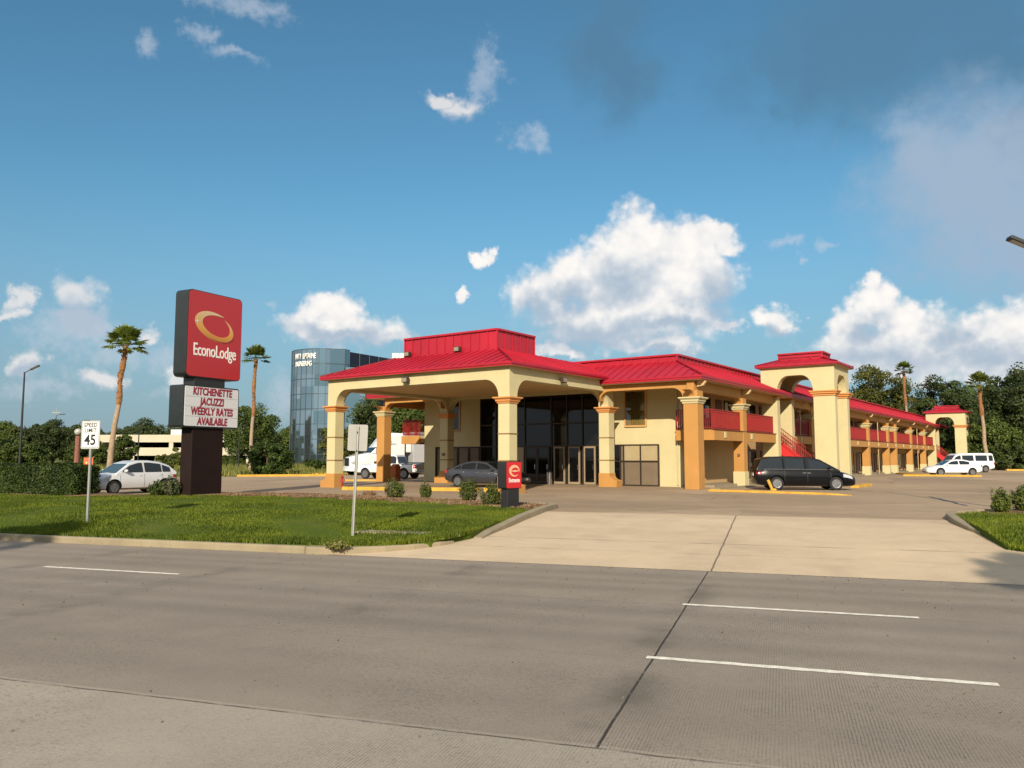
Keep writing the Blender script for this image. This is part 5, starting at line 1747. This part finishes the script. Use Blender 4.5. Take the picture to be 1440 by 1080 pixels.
def half_ring(st, x):
    w, zb, zt = interp_st(st, x)
    return [(x, w * a, zb + (zt - zb) * b) for a, b in SEC] + [(x, 0, zt + .02 + .03 * w)]


def vehicle(name, label, cat, loc, rz, P, body_m, group=None):
    """P: stations (x, half width, bottom, top), cabin outline, windows, wheels and trim"""
    t = thing(name, label, cat, loc, rz, group)
    st = P['st']
    xs = []
    for a, b in zip(st, st[1:]):
        k = max(1, int((b[0] - a[0]) / .22))
        xs += [a[0] + (b[0] - a[0]) * i / k for i in range(k)]
    xs.append(st[-1][0])
    rings = []
    for x in xs:
        h = half_ring(st, x)
        rings.append([(p[0], -p[1], p[2]) for p in h[1:]][::1] + [h[-1]][:0] + [p for p in h[::-1]][1:])
    rings = []
    for x in xs:
        h = half_ring(st, x)
        rings.append([(q[0], q[1], q[2]) for q in h] + [(q[0], -q[1], q[2]) for q in h[-2:0:-1]])
    mb = MB().loft(rings)
    body = mb.build('body', body_m, t, smooth=38)
    # cut the wheel wells
    R_ = P['r']
    cut = MB()
    for xw in P['wheels']:
        for s_ in (-1, 1):
            w = interp_st(st, xw)[0]
            cut.lathe([(R_ + .055, s_ * (w - .42)), (R_ + .055, s_ * (w + .3))], 28, c=(xw, 0, R_ + .02), axis='y')
    co = cut.build('cutter', BLACKP)
    bpy.context.view_layer.update()
    co.parent = t
    body.data.materials.append(BLACKP)
    md = body.modifiers.new('wells', 'BOOLEAN'); md.object = co; md.operation = 'DIFFERENCE'; md.solver = 'EXACT'
    try:
        md.material_mode = 'TRANSFER'
    except Exception:
        pass
    bpy.context.view_layer.update()
    dg = bpy.context.evaluated_depsgraph_get()
    me = bpy.data.meshes.new_from_object(body.evaluated_get(dg))
    if len(me.polygons) > 20:
        body.modifiers.clear(); body.data = me
    bpy.data.objects.remove(co)
    # cabin
    cab = P['cabin']; zb, zr = P['belt'], max(z for _, z in cab)
    wb, wr = P['wb'], P['wr']
    def yw(z): return wb + (wr - wb) * max(0, min(1, (z - zb) / (zr - zb)))
    n = len(cab)
    m = MB()
    lowz = zb - .12
    pl = [(cab[0][0], lowz)] + list(cab) + [(cab[-1][0], lowz)]
    V = [(x, yw(z), z) for x, z in pl] + [(x, -yw(z), z) for x, z in pl]
    k = len(pl)
    F = [tuple(range(k)), tuple(range(k, 2 * k))[::-1]] + [(i, (i + 1) % k, k + (i + 1) % k, k + i) for i in range(k)]
    m.add(V, F)
    m.build('cabin', body_m, t, bevel=.07, seg=4, smooth=50)
    cx = [c[0] for c in cab][::-1]; cz = [c[1] for c in cab][::-1]
    def top(x): return float(np.interp(x, cx, cz))
    gl = P.get('glass', CARGLASS)
    for (a, b) in P['windows']:
        for s_ in (-1, 1):
            zlo = zb + .05
            N_ = 14
            X = [a + (b - a) * i / N_ for i in range(N_ + 1)]
            up = [(x, min(top(x) - P.get('rail', .10), P.get('wintop', 9))) for x in X]
            up = [(x, z) for x, z in up if z > zlo + .015]
            if len(up) < 2: continue
            poly = [(up[0][0], zlo), (up[-1][0], zlo)] + up[::-1]
            vs_ = [(x, s_ * (yw(z) + .006), z) for x, z in poly]
            MB().add(vs_, [tuple(range(len(vs_)))]).build('side_window', gl, t)
    def band_glass(nm, i, f0, f1, g_, inset=.09):
        (xa, za), (xb_, zb_) = cab[i], cab[i + 1]
        p = lambda f: (xa + (xb_ - xa) * f, za + (zb_ - za) * f)
        d = Vector((xb_ - xa, 0, zb_ - za)).normalized(); nr = Vector((-d.z, 0, d.x))
        if nr.z < 0: nr = -nr
        q = []
        for f, sgn in ((f0, -1), (f0, 1), (f1, 1), (f1, -1)):
            x, z = p(f)
            v_ = Vector((x, sgn * (yw(z) - inset), z)) + nr * .008
            q.append(tuple(v_))
        MB().add(q, [(0, 1, 2, 3)]).build(nm, g_, t)
    for (nm, i, f0, f1, g_) in P.get('bands', []):
        band_glass(nm, i, f0, f1, g_)
    # wheels
    for xw in P['wheels']:
        for s_ in (-1, 1):
            w = interp_st(st, xw)[0]
            yc = s_ * (w - .115)
            ty = MB()
            o_ = s_ * .105
            ty.lathe([(R_ * .62, -o_), (R_ * .92, -o_), (R_, -o_ * .7), (R_, o_ * .7), (R_ * .93, o_), (R_ * .66, o_ * 1.02), (R_ * .6, o_ * .55)], 28, c=(xw, yc, R_), axis='y')
            wh = ty.build('wheel', TYRE, t, smooth=35)
            rm = MB()
            ro = R_ * .66
            rm.lathe([(ro, o_ * .9), (ro, o_ * 1.05), (ro * .88, o_ * 1.0), (ro * .88, o_ * .8)], 24, c=(xw, yc, R_), axis='y')
            nsp = P.get('spokes', 7)
            for i in range(nsp):
                a = 2 * math.pi * i / nsp + .3
                ca, sa = math.cos(a), math.sin(a)
                rm.bar((xw + ca * ro * .12, yc + o_ * .98, R_ + sa * ro * .12), (xw + ca * ro * .92, yc + o_ * .92, R_ + sa * ro * .92), ro * .15, .035)
            rm.lathe([(ro * .22, o_ * .85), (ro * .22, o_ * 1.08), (ro * .12, o_ * 1.12)], 12, c=(xw, yc, R_), axis='y')
            rm.build('rim', P.get('rim', RIM), wh, smooth=35)
    # lamps, mirrors, handles, seams, bumpers, plates
    def on_side(x, f, s_, out=0.0):
        w, b0, t0 = interp_st(st, x)
        y = w * float(np.interp(f, [b for _, b in SEC[1:]], [a for a, _ in SEC[1:]]))
        return Vector((x, s_ * (y + out), b0 + (t0 - b0) * f))
    for (nm, x0_, x1_, f0_, f1_, mt_) in P.get('lamps', []):
        for s_ in (-1, 1):
            V, F = [], []
            nx, nz = 6, 4
            for i in range(nx + 1):
                for j in range(nz + 1):
                    tx = i / nx; tz = j / nz
                    f = f0_ + (f1_ - f0_) * tz
                    V.append(tuple(on_side(x0_ + (x1_ - x0_) * tx, f, s_, .014 - .012 * (2 * tx - 1) ** 2)))
            for i in range(nx):
                for j in range(nz):
                    F.append((i * (nz + 1) + j, (i + 1) * (nz + 1) + j, (i + 1) * (nz + 1) + j + 1, i * (nz + 1) + j + 1))
            MB().add(V, F).build(nm, mt_, t, smooth=60)
    for s_ in (-1, 1):
        mx, mz = P['mirror']
        yb = yw(mz)
        MB().ball((mx, s_ * (yb + .16), mz), .085, .10, .075, 12, 8).bar((mx + .01, s_ * yb, mz - .05), (mx, s_ * (yb + .12), mz - .02), .05, .05).build('mirror', P.get('mirror_m', body_m), t, smooth=60)
        hx = MB(); any_ = False
        for x in P.get('handles', []):
            p = on_side(x, .80, s_, .012)
            hx = MB().bar(p - Vector((.09, 0, 0)), p + Vector((.09, 0, 0)), .03, .028)
            hx.build('door_handle', P.get('handle_m', body_m), t, bevel=.008)
        for x in P.get('seams', []):
            V = []
            fs_ = [.08 + .88 * i / 12 for i in range(13)]
            for f in fs_:
                p = on_side(x, f, s_, .003)
                V += [tuple(p - Vector((.007, 0, 0))), tuple(p + Vector((.007, 0, 0)))]
            MB().add(V, [(2 * i, 2 * i + 1, 2 * i + 3, 2 * i + 2) for i in range(12)]).build('door_seam', BLACKP, t)
        V = []
        xs_ = np.linspace(P['wheels'][0] + R_ * 1.2, P['wheels'][1] - R_ * 1.2, 10)
        for x in xs_:
            for f in (.02, .11):
                V.append(tuple(on_side(x, f, s_, .006)))
        MB().add(V, [(2 * i, 2 * i + 1, 2 * i + 3, 2 * i + 2) for i in range(9)]).build('sill_trim', P.get('sill', BLACKP), t)
    xf = st[-1][0]; xr = st[0][0]
    wf, zbf, ztf = st[-1][1:]
    MB().box(xf - .18, xf + .012, -wf * .78, wf * .78, zbf + .03, zbf + (ztf - zbf) * .42).build('lower_grille', BLACKP, t, bevel=.02)
    MB().box(xf - .1, xf + .016, -wf * .42, wf * .42, zbf + (ztf - zbf) * .58, ztf - .05).build('grille', P.get('grille_m', BLACKP), t, bevel=.015)
    MB().box(xf + .013, xf + .024, -.16, .16, zbf + (ztf - zbf) * .36, zbf + (ztf - zbf) * .36 + .13).build('licence_plate', WHITEP, t)
    wr_, zbr, ztr = st[0][1:]
    MB().box(xr - .02, xr + .1, -.17, .17, zbr + (ztr - zbr) * .5, zbr + (ztr - zbr) * .5 + .14).build('licence_plate', WHITEP, t)
    for fn in P.get('extra', []):
        fn(t, body_m)
    return t


WHITE_PAINT = paint('white_car_paint', (.70, .71, .73))
SILVER_WHITE = paint('pearl_white_paint', (.60, .62, .66), metal=.1)
BLACK_PAINT = mat('black_car_paint', (.004, .0045, .006), .2, var=.05, spec=.22, coat=.15)
GREY_PAINT = paint('dark_grey_metallic', (.060, .062, .075), metal=.55)

hatch = dict(st=[(-2.06, .66, .50, .90), (-1.98, .76, .36, .98), (-1.7, .83, .24, 1.03), (-1.0, .85, .20, 1.02), (0, .85, .20, .99), (.8, .85, .20, .97), (1.2, .84, .20, .94), (1.6, .80, .20, .85), (1.88, .72, .22, .73), (2.0, .62, .26, .64), (2.06, .5, .30, .56)],
             cabin=[(1.22, .93), (.50, 1.40), (.05, 1.52), (-.5, 1.535), (-1.1, 1.47), (-1.58, 1.31), (-2.0, .98)], belt=.95, wb=.80, wr=.60,
             windows=[(-.16, .96), (-1.14, -.26), (-1.62, -1.2)], bands=[('windscreen', 0, .06, .95, CARGLASSB), ('rear_window', 5, .12, .75, CARGLASS)],
             wheels=(-1.32, 1.28), r=.31, lamps=[('headlight', 1.45, 1.93, .62, .93, LAMPW), ('tail_light', -2.04, -1.78, .62, .93, LAMPR)], mirror=(.78, 1.06), handles=[-.02, -1.06], seams=[1.0, -.22, -1.18], spokes=8)
dx, dy = -math.cos(R(58)), -math.sin(R(58))
hb = vehicle('hatchback', 'white hatchback parked nose to the hedge beside the pylon sign', 'car', (-17.7, 37.3, 0), math.atan2(dy, dx), hatch, SILVER_WHITE)
hb.scale = (.96, .97, .98)

van_m = dict(st=[(-2.57, .84, .46, 1.00), (-2.5, .93, .30, 1.08), (-2.1, .98, .22, 1.10), (-1, 1.0, .20, 1.07), (.4, 1.0, .20, 1.04), (1.2, .99, .20, 1.02), (1.6, .97, .20, .98), (2.1, .91, .20, .86), (2.38, .82, .22, .74), (2.52, .68, .26, .66), (2.58, .5, .32, .58)],
             cabin=[(1.72, 1.0), (.72, 1.57), (.2, 1.68), (-.8, 1.74), (-1.8, 1.71), (-2.32, 1.60), (-2.54, 1.08)], belt=1.03, wb=.93, wr=.72,
             windows=[(.12, 1.42), (-1.08, -.02), (-2.24, -1.22)], bands=[('windscreen', 0, .05, .96, CARGLASSB), ('rear_window', 5, .1, .8, CARGLASS)],
             wheels=(-1.52, 1.48), r=.345, lamps=[('headlight', 1.86, 2.40, .66, .95, LAMPW), ('tail_light', -2.55, -2.28, .66, .97, LAMPR)], mirror=(1.12, 1.14), handles=[.12, -.12], handle_m=CHROME, seams=[1.22, .04, -1.12], spokes=7, wintop=1.60)


def chrome_line(t, bm_):
    for s_ in (-1, 1):
        pts = [(-2.2, s_ * .94, 1.07), (-1.0, s_ * .945, 1.07), (.4, s_ * .945, 1.065), (1.35, s_ * .945, 1.05)]
        MB().tube(pts, .012, 5).build('chrome_strip', CHROME, t)
    for x in (-.05, -1.15):
        for s_ in (-1, 1):
            MB().bar((x, s_ * .935, 1.09), (x - .02, s_ * .76, 1.62), .09, .012).build('door_pillar', mat('black_car_paint', (.006, .007, .009)), t)
van_m['extra'] = [chrome_line]
mv = vehicle('minivan', 'black minivan parked in front of the first stair tower', 'van', (14.9, 41.35, 0), R(-6), van_m, BLACK_PAINT)
mv.scale = (.96, .97, .98)

sedan = dict(st=[(-2.42, .66, .50, .94), (-2.34, .78, .36, 1.0), (-2.0, .86, .24, 1.02), (-1.2, .89, .20, .99), (0, .90, .20, .95), (.9, .90, .20, .92), (1.4, .88, .20, .88), (1.9, .82, .20, .79), (2.2, .72, .22, .69), (2.34, .62, .26, .61), (2.42, .5, .30, .55)],
             cabin=[(1.15, .90), (.28, 1.37), (-.3, 1.45), (-.85, 1.42), (-1.35, 1.30), (-2.0, 1.0)], belt=.95, wb=.82, wr=.60,
             windows=[(-.28, .92), (-1.25, -.38), (-1.72, -1.32)], bands=[('windscreen', 0, .06, .95, CARGLASS), ('rear_window', 4, .08, .92, CARGLASS)],
             wheels=(-1.45, 1.33), r=.325, lamps=[('headlight', 1.72, 2.26, .64, .93, LAMPW), ('tail_light', -2.41, -2.22, .66, .93, LAMPR)], mirror=(.74, 1.0), handles=[-.2, -1.15], handle_m=CHROME, seams=[1.05, -.33, -1.22], spokes=5)
vehicle('sedan', 'dark grey sedan stopped under the drive-through canopy', 'car', (-1.35, 45.0, 0), R(-27), sedan, GREY_PAINT)
white_sedan = dict(sedan); white_sedan['windows'] = [(-.28, .92), (-1.25, -.38)]
white_sedan['spokes'] = 5
vehicle('sedan', 'white sedan parked in front of the white passenger van', 'car', (40.2, 73.6, 0), R(180) + R(-4), white_sedan, WHITE_PAINT)

pvan = dict(st=[(-2.82, .86, .50, 1.16), (-2.76, .93, .40, 1.20), (-2.4, .98, .32, 1.22), (-1, 1.0, .30, 1.22), (1.0, 1.0, .30, 1.22), (1.8, .98, .30, 1.18), (2.2, .95, .30, 1.10), (2.6, .88, .32, .98), (2.76, .80, .36, .90), (2.82, .7, .42, .82)],
            cabin=[(2.05, 1.16), (1.38, 1.90), (1.0, 2.05), (-1, 2.10), (-2.5, 2.08), (-2.66, 1.98), (-2.78, 1.2)], belt=1.2, wb=.95, wr=.82,
            windows=[(.86, 1.78), (-.52, .72), (-2.0, -.72), (-2.62, -2.16)], bands=[('windscreen', 0, .08, .94, CARGLASSB), ('rear_window', 5, .12, .7, CARGLASS)],
            wheels=(-1.75, 1.72), r=.37, lamps=[('headlight', 2.5, 2.78, .5, .8, LAMPW), ('tail_light', -2.81, -2.66, .55, .95, LAMPR)], mirror=(1.5, 1.36), handles=[.9, -.6], seams=[1.75, .78, -.62, -2.08], spokes=8, rail=.20, wintop=1.86)
vehicle('passenger_van', 'white passenger van parked behind the white sedan', 'van', (49.8, 88.5, 0), R(180), pvan, WHITE_PAINT)

pick = dict(st=[(-2.95, .88, .62, 1.14), (-2.88, .96, .52, 1.16), (-2.4, 1.0, .46, 1.17), (-1, 1.0, .46, 1.17), (0, 1.0, .46, 1.16), (1.1, 1.0, .46, 1.16), (1.4, 1.0, .46, 1.15), (2.2, .98, .46, 1.13), (2.7, .93, .46, 1.08), (2.86, .86, .5, 1.0), (2.92, .76, .55, .92)],
            cabin=[(1.28, 1.14), (.52, 1.78), (.1, 1.88), (-.8, 1.89), (-1.02, 1.83), (-1.3, 1.16)], belt=1.16, wb=.92, wr=.74,
            windows=[(-.05, 1.05), (-1.08, -.18)], bands=[('windscreen', 0, .06, .95, CARGLASS), ('rear_window', 4, .12, .88, CARGLASS)],
            wheels=(-1.85, 1.84), r=.41, lamps=[('headlight', 2.5, 2.88, .5, .85, LAMPW), ('tail_light', -2.93, -2.72, .5, .92, LAMPR)], mirror=(.86, 1.32), mirror_m=BLACKP, handles=[.05, -.95], seams=[1.1, -.1, -1.15], spokes=6)


def bed(t, bm_):
    MB().box(-2.84, -1.36, -.86, .86, 1.175, 1.20).build('bed_liner', BLACKP, t)
    MB().box(-3.0, -2.9, -.9, .9, .56, .72).build('rear_bumper', CHROME, t, bevel=.02)
pick['extra'] = [bed]
pk = vehicle('pickup_truck', 'white pickup truck behind the left orange column', 'truck', (-9.4, 62, 0), math.atan2(math.sin(R(20)), -math.cos(R(20))), pick, WHITE_PAINT)
pk.scale = (.90, .95, .97)

# semi trailer truck
TRW = paint('white_truck_paint', (.68, .69, .70))
tr = thing('semi_truck', 'white semi truck with sleeper cab and grey trailer behind the pickup', 'truck', (-13.7, 75.3, 0), math.atan2(-math.sin(R(34)), -math.cos(R(34))))
def ring(x, w, z0, z1, k=.16):
    return [(x, -w, z0), (x, w, z0), (x, w, z1 - k), (x, w - k, z1), (x, -w + k, z1), (x, -w, z1 - k)]
MB().loft([ring(-.9, 1.02, .9, 2.05), ring(.1, 1.0, .85, 2.02), ring(1.1, .90, .75, 1.86), ring(1.75, .80, .62, 1.66), ring(1.88, .74, .62, 1.55)]).build('hood', TRW, tr, smooth=40)
MB().box(1.885, 1.92, -.52, .52, .85, 1.58).build('grille', BLACKM, tr)
gb = MB()
for i in range(9):
    gb.box(1.921, 1.935, -.5, .5, .9 + i * .075, .92 + i * .075)
gb.build('grille_bars', CHROME, tr)
MB().loft([ring(1.5, 1.2, .38, .78, .06), ring(1.9, 1.12, .38, .78, .06), ring(2.08, .9, .4, .76, .06)]).build('bumper', TRW, tr, smooth=40)
for s_ in (-1, 1):
    MB().ball((1.55, s_ * .86, 1.2), .28, .16, .16).build('headlight', LAMPW, tr, smooth=60)
    MB().loft([[(x, s_ * 1.22, z) for x, z in ((.2, .6), (.3, 1.15), (.75, 1.32), (1.3, 1.22), (1.6, .7))], [(x, s_ * .8, z) for x, z in ((.2, .6), (.3, 1.15), (.75, 1.32), (1.3, 1.22), (1.6, .7))]]).build('fender', TRW, tr)
cabm = MB().loft([ring(-3.4, 1.22, .9, 3.9, .25), ring(-2.2, 1.22, .9, 3.95, .25), ring(-1.55, 1.15, .9, 3.62, .3), ring(-.98, 1.1, .9, 2.95, .25), ring(-.68, 1.08, .9, 2.62, .2)])
cabm.build('cab', TRW, tr, smooth=40)
MB().loft([ring(-.7, 1.05, 2.0, 2.62, .1), ring(-.12, .98, 2.0, 2.08, .05)]).build('cab_front', TRW, tr)
a_, b_ = Vector((-.66, 0, 2.56)), Vector((-.10, 0, 2.06))
nrm = Vector((.67, 0, .75)) * .03
MB().add([tuple(a_ + nrm + Vector((0, -.9, 0))), tuple(a_ + nrm + Vector((0, .9, 0))), tuple(b_ + nrm + Vector((0, .94, 0))), tuple(b_ + nrm + Vector((0, -.94, 0)))], [(0, 1, 2, 3)]).build('windscreen', CARGLASS, tr)
for s_ in (-1, 1):
    MB().box(-1.65, -.85, s_ * 1.2 - .02, s_ * 1.2 + .02, 1.95, 2.6).build('side_window', CARGLASS, tr)
    MB().box(-.55, -.42, s_ * 1.42 - .05, s_ * 1.42 + .05, 1.9, 2.6).bar((-.5, s_ * 1.1, 2.5), (-.5, s_ * 1.42, 2.5), .03, .03).build('mirror', BLACKP, tr)
    MB().tube([(-1.2, s_ * 1.05, .75), (-3.0, s_ * 1.05, .75)], .3, 14).build('fuel_tank', CHROME, tr, smooth=40)
text_part('lettering', 'PLJ', .2, mat('grey_blue_truck_print', (.10, .13, .2), .5), tr, face_mtx((-1.95, 1.235, 3.12), (-1, 0, 0)), depth=.005)
text_part('lettering', 'LOGISTICS', .2, MATS['grey_blue_truck_print'], tr, face_mtx((-2.05, 1.235, 2.86), (-1, 0, 0)), depth=.005, shear=.2)
MB().box(-6.6, .3, -.45, .45, .55, .9).build('chassis', BLACKM, tr)
TRAILM = mat('grey_trailer_sheet', (.42, .43, .45), .4, metal=.2, var=.05)
tl = MB().box(-17.6, -4.3, -1.28, 1.28, 1.15, 4.05).build('trailer', TRAILM, tr, bevel=.03)
MB().box(-4.28, -3.75, -.95, .95, 2.1, 3.7).build('cooling_unit', TRW, tl, bevel=.08)
MB().box(-3.74, -3.72, -.1, .15, 2.5, 2.75).build('badge', BLACKM, tl)
for xw, two in ((.95, False), (-4.9, True), (-6.1, True), (-15.2, True), (-16.4, True)):
    for s_ in (-1, 1):
        w_ = MB().lathe([(.28, s_ * .86), (.5, s_ * .88), (.52, s_ * .95), (.52, s_ * 1.15), (.48, s_ * 1.2), (.3, s_ * 1.19), (.28, s_ * 1.1)], 22, c=(xw, 0, .52), axis='y').build('wheel', TYRE, tr, smooth=35)
        MB().lathe([(.3, s_ * 1.1), (.28, s_ * 1.14), (.12, s_ * 1.13), (.1, s_ * 1.2)], 16, c=(xw, 0, .52), axis='y').build('rim', RIM, w_, smooth=35)

# ------------------------------------------------------------------ buildings in the distance
GARW = mat('parking_garage_concrete', (.48, .44, .34), .9, var=.08, vscale=.3, dirt=.12)
gr = thing('parking_garage', 'low cream parking garage with two open decks behind the hatchback and pylon sign', 'building', (-63, 150, 0), R(-3))
MB().box(-15, 15.5, 0, .4, 4.45, 5.85).build('upper_parapet', GARW, gr)
MB().box(-15, 15.5, -.05, .35, 1.95, 3.45).build('lower_parapet', GARW, gr)
for i, x in enumerate((-14.9, -8.6, -1.2, 6.2, 13.6)):
    MB().box(x, x + .8, .05, .36, -.2, 1.95).build('pillar', GARW, gr)
    MB().box(x, x + .8, .05, .36, 3.45, 4.45).build('pillar', GARW, gr)
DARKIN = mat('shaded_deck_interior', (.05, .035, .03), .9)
MB().box(-15, 15.5, .42, 40, 3.2, 3.4).build('deck', GARW, gr)
MB().box(-15, 15.5, .42, 40, 5.2, 5.4).build('deck', GARW, gr)
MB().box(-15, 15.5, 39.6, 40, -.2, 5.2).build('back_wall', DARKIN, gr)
MB().box(-15, -14.7, .45, 39.6, -.2, 5.2).build('side_wall', GARW, gr)
MB().box(15.2, 15.5, .45, 39.6, -.2, 5.2).build('side_wall', GARW, gr)
MB().box(-1.4, 1.1, 1, 4, 5.4, 6.85).build('stair_head', mat('white_rendered_box', (.6, .6, .58), .8), gr)

GLAZ = bpy.data.materials.new('mirror_curtain_glass'); GLAZ.use_nodes = True
N = NT(GLAZ.node_tree)
b_ = N.n['Principled BSDF']
P_ = N.new('ShaderNodeTexCoord').outputs['Object']
cell = N.voronoi(N.vec('MULTIPLY', P_, (.35, .35, .43)), 1.0, 'F1', 'Color', 0.0)
cr_ = N.sep(cell)[0]
N.l.new(N.mix(cr_, (.17, .27, .31), (.36, .46, .52)), b_.inputs['Base Color'])
b_.inputs['Metallic'].default_value = .92
b_.inputs['Roughness'].default_value = .045
bp = N.new('ShaderNodeBump'); bp.inputs['Strength'].default_value = .05; bp.inputs['Distance'].default_value = .1
N.l.new(N.noise(P_, .5, 2), bp.inputs['Height']); N.l.new(bp.outputs[0], b_.inputs['Normal'])
JOINT = mat('dark_glazing_joint', (.02, .035, .045), .4)
gt = thing('office_block', 'curved mirror glass office block with white rooftop lettering', 'building', (-36.2, 152, 0), 0)
RAD, CX, CY = 7.2, -.3, 6.6
HT = 22.3
arc_ = [(CX - RAD * math.sin(R(a)), CY - RAD * math.cos(R(a))) for a in np.linspace(95, -8, 11)]
arc_ = arc_ + [(4.05, .5), (4.7, 2.0)]
m = MB(); jm = MB()
fl_ = [0, 2.2] + [2.2 + 2.87 * i for i in range(1, 8)]
fl_ = [z for z in fl_ if z < HT - .5] + [HT]
for (p, q) in zip(arc_, arc_[1:]):
    m.add([(p[0], p[1], -.2), (q[0], q[1], -.2), (q[0], q[1], HT), (p[0], p[1], HT)], [(0, 1, 2, 3)])
m.build('glazing', GLAZ, gt)
for i, p in enumerate(arc_):
    out = Vector((p[0] - CX, p[1] - CY, 0)).normalized() * .03
    jm.bar((p[0] + out.x, p[1] + out.y, 0), (p[0] + out.x, p[1] + out.y, HT), .10, .08)
for z in fl_[1:]:
    for p, q in zip(arc_, arc_[1:]):
        oa = Vector((p[0] - CX, p[1] - CY, 0)).normalized() * .03
        jm.bar((p[0] + oa.x, p[1] + oa.y, z), (q[0] + oa.x, q[1] + oa.y, z), .06, .11)
jm.build('glazing_joint', JOINT, gt)
# the long dark wing running away to the right
NAVY = mat('dark_blue_glass_wing', (.007, .012, .026), .12, var=.3, vscale=.3, spec=.25)
m = MB()
m.add([(4.7, 2.0, -.2), (31, 47, -.2), (31, 47, 22.0), (4.7, 2.0, 22.0)], [(0, 1, 2, 3)])
m.add([(31, 47, -.2), (12, 60, -.2), (12, 60, 22.0), (31, 47, 22.0)], [(0, 1, 2, 3)])
m.add([(12, 60, -.2), (-6.3, 6, -.2), (-6.3, 6, 22.0), (12, 60, 22.0)], [(0, 1, 2, 3)])
m.add([(4.7, 2.0, 21.7), (31, 47, 21.7), (12, 60, 21.7), (-6.0, 6, 21.7), arc_[3] + (21.7,), arc_[7] + (21.7,)], [(0, 1, 2, 3, 4, 5)])
m.build('wing', NAVY, gt)
m = MB()
d_ = Vector((26.3, 45, 0)).normalized(); sd_ = Vector((d_.y, -d_.x, 0)) * .05
for i in range(1, 18):
    p = Vector((4.7, 2, 0)) + d_ * (i * 2.9) + sd_
    m.bar(p, p + Vector((0, 0, 22)), .08, .08)
for z in fl_[1:-1]:
    m.bar(Vector((4.7, 2, z)) + sd_, Vector((31, 47, z)) + sd_, .08, .09)
m.build('wing_joint', JOINT, gt)
MB().box(4.3, 8.2, .4, 1.7, -.2, 18.8).build('side_bay', GLAZ, gt)
MB().box(6.9, 12.5, 42, 50, 21.9, 27.0).build('penthouse', mat('white_penthouse', (.62, .62, .60), .8), gt)
MB().tube([(11.5, 22, 21.9), (11.5, 22, 26.5)], .05, 5).build('aerial', ALU, gt)
for body_, z, sz, a0 in (('MITI LPTAINE', 20.9, 1.45, 25.5), ('ENGINEERING', 19.45, 1.3, 29)):
    ang = a0
    n_ = len(body_)
    for i, ch in enumerate(body_):
        a = R(44 - 36 * i / 11.0) if body_ == 'MITI LPTAINE' else R(44 - 29 * i / 10.0)
        if ch == ' ': continue
        px_, py__ = CX - (RAD + .12) * math.sin(a), CY - (RAD + .12) * math.cos(a)
        text_part('lettering', ch, sz, mat('white_building_letter', (.75, .75, .74), .5), gt, face_mtx((px_, py__, z), (math.cos(a), -math.sin(a), 0)), xs=.62, depth=.08, bold=.02)
